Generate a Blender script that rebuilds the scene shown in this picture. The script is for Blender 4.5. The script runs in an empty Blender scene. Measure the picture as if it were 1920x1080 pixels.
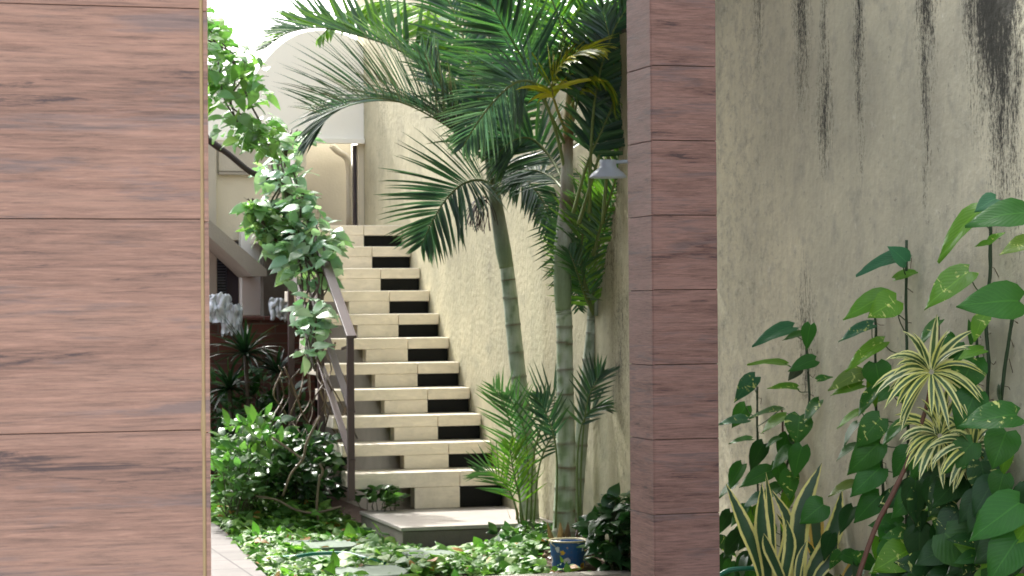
import bpy, bmesh, math, random
from mathutils import Vector, Matrix, noise as mnoise
random.seed(7)
R = math.radians
C = bpy.context.scene.collection
scene = bpy.context.scene

# ------------------------------------------------------------------ camera
EYE = Vector((0.0, 0.0, 1.52))
FPX = 4267.0            # focal length in pixels of the 1920 wide photograph
YAW, PITCH, ROLL = R(16.3), math.atan(22 / 4267.0), R(0.43)
cam_d = bpy.data.cameras.new('camera'); cam = bpy.data.objects.new('camera', cam_d); C.objects.link(cam)
Mcam = Matrix.Rotation(-YAW, 4, 'Z') @ Matrix.Rotation(PITCH + math.pi / 2, 4, 'X') @ Matrix.Rotation(-ROLL, 4, 'Z')
cam.matrix_world = Matrix.Translation(EYE) @ Mcam
cam_d.sensor_width = 36; cam_d.lens = 80.0; cam_d.clip_start = 0.05; cam_d.clip_end = 500
cam_d.dof.use_dof = True; cam_d.dof.focus_distance = 5.5; cam_d.dof.aperture_fstop = 18
scene.camera = cam
M3 = Mcam.to_3x3()
def ray(x, y):
    return M3 @ Vector(((x - 960) / FPX, (540 - y) / FPX, -1.0))
def P(x, y, D):           # the point seen at photo pixel x, y at distance D
    return EYE + ray(x, y) * D
def PX(x, y, X):          # on the vertical plane X
    r = ray(x, y); return EYE + r * (X / r.x)
def PY(x, y, Y):
    r = ray(x, y); return EYE + r * (Y / r.y)
def PZ(x, y, Z):
    r = ray(x, y); return EYE + r * ((Z - EYE.z) / r.z)
WX = 4.16                 # the long boundary wall stands on this plane
def W(x, y, off=0.0):
    return PX(x, y, WX - off)

# ------------------------------------------------------------------ world, sun, exposure
SUN_EL, SUN_AZ = R(46), R(-9)
w = bpy.data.worlds.new('World'); scene.world = w; w.use_nodes = True
nt = w.node_tree; nt.nodes.clear()
sky = nt.nodes.new('ShaderNodeTexSky'); sky.sky_type = 'NISHITA'; sky.sun_disc = False
sky.sun_elevation = SUN_EL; sky.sun_rotation = SUN_AZ; sky.dust_density = 4.0; sky.air_density = 1.0
hs = nt.nodes.new('ShaderNodeHueSaturation'); hs.inputs['Saturation'].default_value = 0.42; hs.inputs['Value'].default_value = 1.25
bg = nt.nodes.new('ShaderNodeBackground'); bg.inputs['Strength'].default_value = 0.15
wo = nt.nodes.new('ShaderNodeOutputWorld')
nt.links.new(sky.outputs[0], hs.inputs['Color']); nt.links.new(hs.outputs[0], bg.inputs['Color']); nt.links.new(bg.outputs[0], wo.inputs[0])
sd = bpy.data.lights.new('sun', 'SUN'); sd.energy = 1.8; sd.angle = R(0.6); sd.color = (1.0, 0.97, 0.91)
so = bpy.data.objects.new('sun', sd); C.objects.link(so)
sdir = Vector((math.sin(SUN_AZ) * math.cos(SUN_EL), math.cos(SUN_AZ) * math.cos(SUN_EL), math.sin(SUN_EL)))
so.rotation_euler = (-sdir).to_track_quat('-Z', 'Y').to_euler(); so.location = (0, 10, 12)
scene.view_settings.view_transform = 'Standard'; scene.view_settings.look = 'None'
scene.view_settings.gamma = 1; scene.view_settings.exposure = 1.85
scene.cycles.max_bounces = 8; scene.cycles.transparent_max_bounces = 8

# ------------------------------------------------------------------ material helpers
class NT:
    def __init__(s, name):
        s.m = bpy.data.materials.new(name); s.m.use_nodes = True; s.t = s.m.node_tree; s.t.nodes.clear()
        s.out = s.n('OutputMaterial'); s.bsdf = s.n('BsdfPrincipled'); s.l(s.bsdf.outputs[0], s.out.inputs[0])
    def n(s, t, **k):
        x = s.t.nodes.new('ShaderNode' + t)
        for a, b in k.items(): setattr(x, a, b)
        return x
    def l(s, a, b): s.t.links.new(a, b)
    def setin(s, node, i, v):
        if hasattr(v, 'links'): s.l(v, node.inputs[i])
        else: node.inputs[i].default_value = v
    def math(s, op, a, b=0.0, clamp=False):
        x = s.n('Math', operation=op, use_clamp=clamp); s.setin(x, 0, a); s.setin(x, 1, b); return x.outputs[0]
    def mix(s, f, a, b, mode='MIX'):
        x = s.n('Mix', data_type='RGBA', blend_type=mode); s.setin(x, 0, f); s.setin(x, 6, a); s.setin(x, 7, b); return x.outputs[2]
    def coord(s, scale=(1, 1, 1), loc=(0, 0, 0), kind='Object', src=None):
        mp = s.n('Mapping'); mp.inputs['Scale'].default_value = scale; mp.inputs['Location'].default_value = loc
        if src is None: src = s.n('TexCoord').outputs[kind]
        s.l(src, mp.inputs[0]); return mp.outputs[0]
    def noise(s, vec, scale, detail=4, rough=0.55, dist=0.0):
        x = s.n('TexNoise'); s.l(vec, x.inputs['Vector']); x.inputs['Scale'].default_value = scale
        x.inputs['Detail'].default_value = detail; x.inputs['Roughness'].default_value = rough; x.inputs['Distortion'].default_value = dist
        return x.outputs[0]
    def ramp(s, f, stops):
        x = s.n('ValToRGB'); e = x.color_ramp.elements
        while len(e) < len(stops): e.new(0.5)
        for i, (p, c) in enumerate(stops):
            e[i].position = p; e[i].color = (c, c, c, 1) if not hasattr(c, '__len__') else (c[0], c[1], c[2], 1)
        s.l(f, x.inputs[0]); return x.outputs[0]
    def bump(s, h, strength=0.3, dist=0.01):
        b = s.n('Bump'); b.inputs['Strength'].default_value = strength; b.inputs['Distance'].default_value = dist
        s.l(h, b.inputs['Height']); s.l(b.outputs[0], s.bsdf.inputs['Normal'])
    def base(s, c, rough=0.6, spec=0.5):
        s.setin(s.bsdf, 'Base Color', c if hasattr(c, 'links') else (c[0], c[1], c[2], 1))
        s.setin(s.bsdf, 'Roughness', rough); s.bsdf.inputs['Specular IOR Level'].default_value = spec

def c3(r, g, b): return (r, g, b, 1)

def mat_plain(name, col, rough=0.6, var=0.12, scale=8, bump=0.0, spec=0.5, bscale=60):
    n = NT(name); v = n.coord()
    f = n.noise(v, scale, 5)
    c = n.mix(f, c3(*[k * (1 - var) for k in col]), c3(*[min(1, k * (1 + var)) for k in col]))
    n.base(c, rough, spec)
    if bump: n.bump(n.noise(v, bscale, 4), bump, 0.01)
    return n.m

def mat_wood_tile(name, dark, mid, light, grey, rough=0.42, seed=0.0):
    n = NT(name)
    isl = n.n('NewGeometry').outputs['Random Per Island']
    tc = n.n('TexCoord').outputs['Object']
    off = n.n('CombineXYZ'); n.l(n.math('MULTIPLY', isl, 37.0), off.inputs[0]); n.l(n.math('MULTIPLY', isl, 3.1), off.inputs[2])
    add = n.n('VectorMath', operation='ADD'); n.l(tc, add.inputs[0]); n.l(off.outputs[0], add.inputs[1])
    v0 = add.outputs[0]
    # slow waviness of the grain
    big = n.coord((1.5, 1.5, 15), (seed, 0, 0), src=v0); f1 = n.noise(big, 1.0, 5, 0.62, 0.7)
    mid_ = n.coord((4.5, 4.5, 62), (seed, 3, 0), src=v0); f2 = n.noise(mid_, 1.0, 8, 0.78, 0.6)
    fin = n.coord((10, 10, 210), src=v0); f3 = n.noise(fin, 1.0, 5, 0.8, 0.3)
    wide = n.coord((1.5, 1.5, 14), (7, 1, seed), src=v0); f4 = n.noise(wide, 1.0, 4, 0.65, 0.9)
    s = n.math('ADD', n.math('MULTIPLY', f1, 0.42), n.math('ADD', n.math('MULTIPLY', f2, 0.33), n.math('MULTIPLY', f3, 0.25)))
    c = n.ramp(s, [(0.38, dark), (0.47, mid), (0.56, light), (0.66, mid)])
    gm = n.ramp(n.math('ADD', n.math('MULTIPLY', f4, 0.62), n.math('MULTIPLY', f2, 0.38)), [(0.53, 0.0), (0.60, 0.6)])
    c = n.mix(gm, c, c3(*grey))
    c = n.mix(1.0, c, n.ramp(f3, [(0.34, (0.66, 0.72, 0.76)), (0.46, (0.90, 0.93, 0.94)), (0.56, 1.0), (0.66, 1.14)]), 'MULTIPLY')
    crack = n.ramp(n.math('ADD', n.math('MULTIPLY', f1, 0.4), n.math('MULTIPLY', f2, 0.6)), [(0.385, 1.0), (0.43, 0.0)])
    c = n.mix(n.math('MULTIPLY', crack, 0.75), c, c3(grey[0] * 0.42, grey[1] * 0.42, grey[2] * 0.45))
    n.base(c, n.math('ADD', n.math('MULTIPLY', f2, 0.25), rough), 0.16)
    n.bump(n.math('ADD', f2, n.math('MULTIPLY', f3, 0.5)), 0.35, 0.004)
    return n.m

def mat_wall(name, streaks, tone=(1, 1, 1)):
    """old lime plaster: mottled, pitted, with soot-black run-off streaks (y, half width, top z, bottom z, strength)"""
    n = NT(name)
    tc = n.n('TexCoord').outputs['Object']
    v = n.coord(src=tc); vs = n.coord((1, 1.6, 0.16), src=tc)
    a = n.noise(v, 1.3, 6, 0.62); b = n.noise(vs, 9, 6, 0.65); d = n.noise(v, 30, 5, 0.7); e = n.noise(v, 7, 6, 0.7)
    c = n.ramp(a, [(0.30, (0.35, 0.33, 0.245)), (0.5, (0.47, 0.445, 0.325)), (0.70, (0.58, 0.54, 0.39))])
    c = n.mix(n.ramp(b, [(0.48, 0.0), (0.75, 0.28)]), c, c3(0.26, 0.25, 0.20))
    c = n.mix(n.ramp(e, [(0.52, 0.0), (0.72, 0.55)]), c, c3(0.24, 0.235, 0.19))
    c = n.mix(n.ramp(d, [(0.62, 0.0), (0.70, 0.55)]), c, c3(0.14, 0.135, 0.11))
    c = n.mix(n.ramp(n.noise(v, 16, 5, 0.7), [(0.62, 0.0), (0.72, 0.45)]), c, c3(0.62, 0.60, 0.50))
    c = n.mix(1.0, c, c3(*tone), 'MULTIPLY')
    sep = n.n('SeparateXYZ'); n.l(tc, sep.inputs[0]); Y, Z = sep.outputs[1], sep.outputs[2]
    fine = n.noise(n.coord((1, 20, 2.2), src=tc), 3.0, 7, 0.8, 0.3)
    speck = n.noise(n.coord((1, 14, 9), src=tc), 5.0, 7, 0.85)
    wob = n.noise(n.coord((1, 3, 1.6), src=tc), 1.6, 5, 0.7)
    Yd = n.math('ADD', Y, n.math('MULTIPLY', n.math('SUBTRACT', wob, 0.5), 0.16))
    Zd = n.math('ADD', Z, n.math('MULTIPLY', n.math('SUBTRACT', n.noise(n.coord((1, 9, 1), src=tc), 1.0, 5, 0.7), 0.5), 0.5))
    tot = None
    for (y, hw, zt, zb, st) in streaks:
        dy = n.math('ABSOLUTE', n.math('SUBTRACT', Yd, y))
        g = n.math('MULTIPLY', n.math('SUBTRACT', 1.0, n.math('DIVIDE', dy, hw), True), 1.1, True)
        t = n.math('DIVIDE', n.math('SUBTRACT', Zd, zb), zt - zb, True)
        t = n.math('SMOOTH_MIN', n.math('MULTIPLY', t, 1.9), 1.0)
        if zt < 2.6:
            t2 = n.math('DIVIDE', n.math('SUBTRACT', zt + 0.35, Zd), 0.35, True); t = n.math('MULTIPLY', t, t2)
        q = n.math('MULTIPLY', n.math('MULTIPLY', g, t), st)
        tot = q if tot is None else n.math('MAXIMUM', tot, q)
    if tot is not None:
        k = n.math('ADD', n.math('MULTIPLY', tot, 1.25), n.math('MULTIPLY', n.math('SUBTRACT', fine, 0.5), 2.3))
        k = n.math('ADD', k, n.math('MULTIPLY', n.math('SUBTRACT', speck, 0.5), 3.0))
        m = n.math('MULTIPLY', n.ramp(k, [(0.34, 0.0), (0.95, 0.95)]), n.ramp(tot, [(0.02, 0.0), (0.2, 1.0)]))
        c = n.mix(m, c, c3(0.022, 0.024, 0.020))
    rg = n.math('MULTIPLY', n.math('DIVIDE', n.math('SUBTRACT', Y, 9.55), 0.5, True), n.math('LESS_THAN', Y, 11.4))
    gr = n.ramp(n.noise(n.coord((1, 0.8, 1), src=tc), 17, 8, 0.85, 0.3), [(0.50, 0.0), (0.66, 0.6)])
    c = n.mix(n.math('MULTIPLY', rg, gr), c, c3(0.17, 0.17, 0.135))
    wt = n.ramp(n.noise(n.coord((1, 0.8, 1), (4, 4, 4), src=tc), 22, 8, 0.85, 0.3), [(0.54, 0.0), (0.68, 0.5)])
    c = n.mix(n.math('MULTIPLY', rg, wt), c, c3(0.62, 0.62, 0.55))
    n.base(c, 0.82, 0.25)
    lump = n.n('TexVoronoi', feature='SMOOTH_F1'); n.l(n.coord((1, 1.0, 0.8), src=tc), lump.inputs['Vector']); lump.inputs['Scale'].default_value = 32
    h = n.math('ADD', n.math('MULTIPLY', d, 1.0), n.math('ADD', n.math('MULTIPLY', e, 0.9), n.math('MULTIPLY', lump.outputs[0], 0.6)))
    n.bump(h, 0.45, 0.012)
    return n.m

def mat_leaf(name, rough=0.33, trans=0.28, spec=0.5, vari=0.0, vcol=(0.62, 0.66, 0.22), tgain=1.5, varscale=9):
    n = NT(name)
    at = n.n('Attribute', attribute_name='tint').outputs['Color']
    v = n.coord(); f = n.noise(v, 30, 4)
    c = n.mix(n.math('MULTIPLY', f, 0.5), at, n.mix(1.0, at, c3(0.45, 0.5, 0.45), 'MULTIPLY'))
    if vari:
        isl = n.n('NewGeometry').outputs['Random Per Island']
        uvo = n.n('TexCoord').outputs['UV']; add = n.n('VectorMath', operation='ADD'); cb = n.n('CombineXYZ')
        for k_ in range(3): n.l(n.math('MULTIPLY', isl, 31.0 + 17 * k_), cb.inputs[k_])
        n.l(uvo, add.inputs[0]); n.l(cb.outputs[0], add.inputs[1])
        rot = n.n('Mapping'); rot.inputs['Rotation'].default_value = (0, 0, 0.7); rot.inputs['Scale'].default_value = (1.6, 6.5, 1); n.l(add.outputs[0], rot.inputs[0])
        g = n.noise(rot.outputs[0], 1.0, 5, 0.6, 0.8)
        pick = n.ramp(isl, [(0.78, 0.0), (0.80, 1.0)])
        c = n.mix(n.math('MULTIPLY', n.math('MULTIPLY', n.ramp(g, [(0.60, 0.0), (0.645, 1.0)]), pick), vari), c, c3(*vcol))
        sp = n.n('SeparateXYZ'); n.l(uvo, sp.inputs[0]); du = n.math('ABSOLUTE', n.math('SUBTRACT', sp.outputs[0], 0.5))
        rib = n.ramp(du, [(0.012, 0.55), (0.03, 0.0)])
        lat = n.math('SINE', n.math('MULTIPLY', n.math('SUBTRACT', sp.outputs[1], n.math('MULTIPLY', du, 0.8)), 62.0))
        vein = n.math('MAXIMUM', rib, n.math('MULTIPLY', n.ramp(lat, [(0.86, 0.0), (1.0, 1.0)]), 0.22))
        c = n.mix(vein, c, n.mix(1.0, c, c3(1.9, 1.7, 1.5), 'MULTIPLY'))
        n.bump(lat, 0.12, 0.002)
    n.base(c, rough, spec)
    tr = n.n('BsdfTranslucent'); n.l(n.mix(1.0, c, c3(tgain * 0.95, tgain * 1.2, tgain * 0.55), 'MULTIPLY'), tr.inputs[0])
    mx = n.n('MixShader'); mx.inputs[0].default_value = trans
    n.l(n.bsdf.outputs[0], mx.inputs[1]); n.l(tr.outputs[0], mx.inputs[2]); n.l(mx.outputs[0], n.out.inputs[0])
    return n.m

def mat_margin(name, centre, centre2, edge, lo=0.60, hi=0.66, rough=0.35):
    """strap leaf with pale margins, from the leaf's own cross coordinate"""
    n = NT(name)
    uv = n.n('TexCoord').outputs['UV']; sep = n.n('SeparateXYZ'); n.l(uv, sep.inputs[0])
    d = n.math('MULTIPLY', n.math('ABSOLUTE', n.math('SUBTRACT', sep.outputs[0], 0.5)), 2.0)
    wob = n.math('MULTIPLY', n.math('SUBTRACT', n.noise(n.coord(), 45, 3), 0.5), 0.12)
    m = n.ramp(n.math('ADD', d, wob), [(lo, 0.0), (hi, 1.0)])
    band = n.noise(n.coord((3, 3, 60)), 1.0, 4, 0.6, 0.6)
    c = n.mix(band, c3(*centre), c3(*centre2))
    at = n.n('Attribute', attribute_name='tint').outputs['Color']
    ec = n.mix(1.0, c3(*edge), at, 'MULTIPLY')
    c = n.mix(m, c, ec)
    n.base(c, rough, 0.5)
    tr = n.n('BsdfTranslucent'); n.l(c, tr.inputs[0]); mx = n.n('MixShader'); mx.inputs[0].default_value = 0.18
    n.l(n.bsdf.outputs[0], mx.inputs[1]); n.l(tr.outputs[0], mx.inputs[2]); n.l(mx.outputs[0], n.out.inputs[0])
    return n.m

def mat_attr(name, rough=0.6, bump=0.2, scale=40, var=0.35, spec=0.4):
    n = NT(name); at = n.n('Attribute', attribute_name='tint').outputs['Color']
    v = n.coord(); f = n.noise(v, scale, 5, 0.65)
    c = n.mix(n.math('MULTIPLY', f, var * 2), at, n.mix(1.0, at, c3(0.45, 0.47, 0.42), 'MULTIPLY'))
    g = n.noise(n.coord((1, 1, .14)), scale * 1.6, 5, 0.7)
    c = n.mix(n.ramp(g, [(0.46, 0.0), (0.64, 0.4)]), c, n.mix(1.0, c, c3(0.6, 0.58, 0.5), 'MULTIPLY'))
    n.base(c, rough, spec); n.bump(n.math('ADD', f, g), bump, 0.006); return n.m

def mat_travertine(name, col):
    n = NT(name); v = n.coord((2.5, 2.5, 7)); f = n.noise(v, 3, 6, 0.65, 0.8); g = n.noise(n.coord(), 14, 5, 0.7)
    c = n.ramp(f, [(0.32, [k * 0.88 for k in col]), (0.55, col), (0.72, [min(1, k * 1.12) for k in col])])
    c = n.mix(n.ramp(g, [(0.58, 0.0), (0.78, 0.35)]), c, c3(col[0] * 0.62, col[1] * 0.58, col[2] * 0.5))
    drt = n.noise(n.coord((1.5, 1.5, 1.0), (5, 5, 5)), 2.2, 7, 0.7)
    c = n.mix(n.ramp(drt, [(0.55, 0.0), (0.72, 0.35)]), c, c3(col[0] * 0.5, col[1] * 0.48, col[2] * 0.42))
    n.base(c, 0.38, 0.45); n.bump(g, 0.12, 0.004); return n.m

def mat_brick(name):
    n = NT(name); br = n.n('TexBrick'); tc = n.n('TexCoord').outputs['Object']
    sep = n.n('SeparateXYZ'); n.l(tc, sep.inputs[0]); cb = n.n('CombineXYZ')
    n.l(n.math('ADD', sep.outputs[0], sep.outputs[1]), cb.inputs[0]); n.l(sep.outputs[2], cb.inputs[1]); n.l(cb.outputs[0], br.inputs['Vector'])
    br.inputs['Scale'].default_value = 1.0; br.inputs['Brick Width'].default_value = 0.22; br.inputs['Row Height'].default_value = 0.075
    br.inputs['Mortar Size'].default_value = 0.006
    br.inputs['Color1'].default_value = c3(0.15, 0.055, 0.04); br.inputs['Color2'].default_value = c3(0.10, 0.042, 0.035); br.inputs['Mortar'].default_value = c3(0.13, 0.10, 0.08)
    c = n.mix(n.ramp(n.noise(n.coord(), 5, 5, 0.7), [(0.4, 0.0), (0.7, 0.6)]), br.outputs[0], c3(0.06, 0.05, 0.04))
    n.base(c, 0.85, 0.2); n.bump(br.outputs['Fac'], -0.4, 0.01); return n.m

def mat_paving(name, col, tile=0.33):
    n = NT(name); br = n.n('TexBrick'); n.l(n.coord(), br.inputs['Vector']); br.offset = 0.0
    br.inputs['Scale'].default_value = 1.0; br.inputs['Brick Width'].default_value = tile; br.inputs['Row Height'].default_value = tile
    br.inputs['Mortar Size'].default_value = 0.006
    br.inputs['Color1'].default_value = c3(*col); br.inputs['Color2'].default_value = c3(*[k * 0.85 for k in col]); br.inputs['Mortar'].default_value = c3(*[k * 0.3 for k in col])
    c = n.mix(n.ramp(n.noise(n.coord(), 4, 6, 0.7), [(0.42, 0.0), (0.7, 0.6)]), br.outputs[0], c3(*[k * 0.55 for k in col]))
    n.base(c, 0.7, 0.3); n.bump(n.noise(n.coord(), 60, 4), 0.2, 0.005); return n.m

def mat_bucket(name):
    """blue printed tin with small yellow and white blots"""
    n = NT(name); v = n.coord((1, 1, 1)); vo = n.n('TexVoronoi', feature='F1'); n.l(v, vo.inputs['Vector']); vo.inputs['Scale'].default_value = 17
    vo.inputs['Randomness'].default_value = 0.8
    wob = n.math('MULTIPLY', n.noise(v, 60, 2), 0.30)
    d = n.math('ADD', vo.outputs['Distance'], wob)
    m = n.ramp(d, [(0.50, 1.0), (0.53, 0.0)])
    pick = n.n('SeparateColor'); n.l(vo.outputs['Color'], pick.inputs[0])
    motif = n.mix(n.math('GREATER_THAN', pick.outputs[0], 0.55), c3(0.75, 0.48, 0.03), c3(0.62, 0.64, 0.66))
    core = n.ramp(d, [(0.29, 1.0), (0.31, 0.0)])
    motif = n.mix(n.math('MULTIPLY', core, 0.8), motif, c3(0.25, 0.04, 0.02))
    show = n.math('MULTIPLY', m, n.math('GREATER_THAN', pick.outputs[1], 0.25))
    c = n.mix(show, c3(0.02, 0.11, 0.30), motif)
    c = n.mix(n.ramp(n.noise(n.coord(), 30, 5, 0.8), [(0.5, 0.0), (0.7, 0.6)]), c, c3(0.13, 0.11, 0.08))
    n.base(c, 0.5, 0.4); return n.m

M = {}
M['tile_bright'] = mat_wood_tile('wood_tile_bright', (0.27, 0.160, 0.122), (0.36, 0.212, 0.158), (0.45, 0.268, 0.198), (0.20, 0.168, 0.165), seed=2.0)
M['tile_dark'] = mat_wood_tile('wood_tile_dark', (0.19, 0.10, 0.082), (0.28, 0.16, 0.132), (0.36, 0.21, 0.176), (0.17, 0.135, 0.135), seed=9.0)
M['grout'] = mat_plain('tan_grout', (0.42, 0.30, 0.15), 0.85, 0.15, 30)
M['dark_grout'] = mat_plain('dark_grout', (0.05, 0.035, 0.03), 0.9, 0.2, 30)
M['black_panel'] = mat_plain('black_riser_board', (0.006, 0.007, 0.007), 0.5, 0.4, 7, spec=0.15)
M['under'] = mat_plain('stained_render', (0.27, 0.235, 0.17), 0.85, 0.2, 7, 0.3)
M['brown_grout'] = mat_plain('brown_grout', (0.12, 0.08, 0.06), 0.9, 0.2, 30)
def yw(x): return W(x, 300).y
STREAKS = [
    (yw(1868), 0.34, 3.6, 1.95, 1.5), (yw(1880), 0.20, 3.6, 1.55, 1.15), (yw(1905), 0.10, 3.3, 1.2, 0.62), (yw(1825), 0.07, 3.3, 1.9, 0.62),
    (yw(1738), 0.15, 3.3, 2.15, 0.8), (yw(1737), 0.07, 3.0, 1.5, 0.62),
    (yw(1612), 0.10, 3.3, 1.80, 0.60), (yw(1547), 0.14, 2.40, 1.98, 0.62), (yw(1545), 0.08, 3.3, 2.2, 0.55),
    (yw(1505), 0.16, 3.3, 2.15, 0.72), (yw(1425), 0.10, 3.3, 2.5, 0.6), (yw(1508), 0.20, 1.42, 0.95, 0.5),
    (yw(1145), 0.35, 2.8, 1.0, 0.42), (yw(1160), 0.25, 1.5, 0.2, 0.40), (yw(720), 0.5, 3.9, 2.3, 0.36)]
M['wall'] = mat_wall('stained_plaster', STREAKS[-3:], (1.0, 0.975, 0.91))
M['wall_grey'] = mat_wall('stained_grey_plaster', STREAKS[:-3], (1.26, 1.28, 1.28))
M['cream'] = mat_plain('cream_paint', (0.66, 0.60, 0.46), 0.75, 0.10, 3, 0.15)
M['white_wall'] = mat_plain('white_paint', (0.94, 0.915, 0.83), 0.75, 0.05, 2, 0.1)
M['beige'] = mat_plain('beige_render', (0.50, 0.46, 0.37), 0.8, 0.14, 5, 0.25)
M['grey_slab'] = mat_plain('grey_concrete', (0.34, 0.31, 0.255), 0.85, 0.15, 6, 0.3)
M['step'] = mat_travertine('cream_stone_tile', (0.85, 0.77, 0.63))
M['slab_top'] = mat_travertine('pale_worn_stone', (0.42, 0.385, 0.35))
M['conc'] = mat_plain('old_concrete', (0.17, 0.155, 0.125), 0.9, 0.35, 7, 0.5)
M['brown_metal'] = mat_plain('brown_painted_metal', (0.085, 0.055, 0.055), 0.32, 0.15, 12, 0.05)
M['louvre'] = mat_plain('blue_grey_shutter', (0.075, 0.09, 0.13), 0.5, 0.15, 9)
M['dark_frame'] = mat_plain('dark_frame', (0.035, 0.025, 0.035), 0.5, 0.2, 9)
M['glass'] = mat_plain('dark_glass', (0.02, 0.025, 0.04), 0.08, 0.1, 4)
M['brick'] = mat_brick('red_brown_brick')
M['soil'] = mat_plain('damp_soil', (0.085, 0.055, 0.035), 0.95, 0.45, 9, 0.8)
M['paving'] = mat_paving('pale_paving', (0.18, 0.162, 0.152), 0.42)
M['drive'] = mat_paving('driveway_paving', (0.30, 0.28, 0.25), 0.6)
M['kerb'] = mat_plain('kerb_concrete', (0.27, 0.25, 0.20), 0.9, 0.25, 9, 0.5)
M['stone'] = mat_plain('green_grey_stone', (0.12, 0.17, 0.12), 0.75, 0.3, 7, 0.4)
M['hose'] = mat_plain('green_hose', (0.015, 0.20, 0.12), 0.3, 0.1, 9)
M['cloth'] = mat_plain('crumpled_white', (0.62, 0.66, 0.70), 0.55, 0.12, 8, 0.8, bscale=22)
M['lamp'] = mat_plain('blue_grey_enamel', (0.48, 0.54, 0.61), 0.35, 0.12, 10)
M['bulb'] = mat_plain('frosted_glass', (0.75, 0.75, 0.72), 0.3, 0.05, 4)
M['bucket'] = mat_bucket('printed_blue_tin')
M['tin'] = mat_plain('tin_rim', (0.55, 0.50, 0.30), 0.35, 0.2, 30)
M['leaf'] = mat_leaf('glossy_leaf')
M['palm'] = mat_leaf('palm_leaf', 0.36, 0.28, 0.45)
M['pothos'] = mat_leaf('pothos_leaf', 0.34, 0.18, 0.22, 0.85)
M['ground_leaf'] = mat_leaf('ground_leaf', 0.45, 0.28, 0.3, 0.25, varscale=40)
M['snake'] = mat_margin('sword_leaf', (0.025, 0.075, 0.03), (0.05, 0.12, 0.05), (0.80, 0.76, 0.26), 0.56, 0.66)
M['song'] = mat_margin('striped_leaf', (0.06, 0.13, 0.045), (0.09, 0.17, 0.06), (0.80, 0.80, 0.33), 0.40, 0.52)
M['stem'] = mat_attr('green_stem', 0.5, 0.2)
M['bark'] = mat_attr('trunk_bark', 0.55, 0.35, 55, 0.22)

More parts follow.
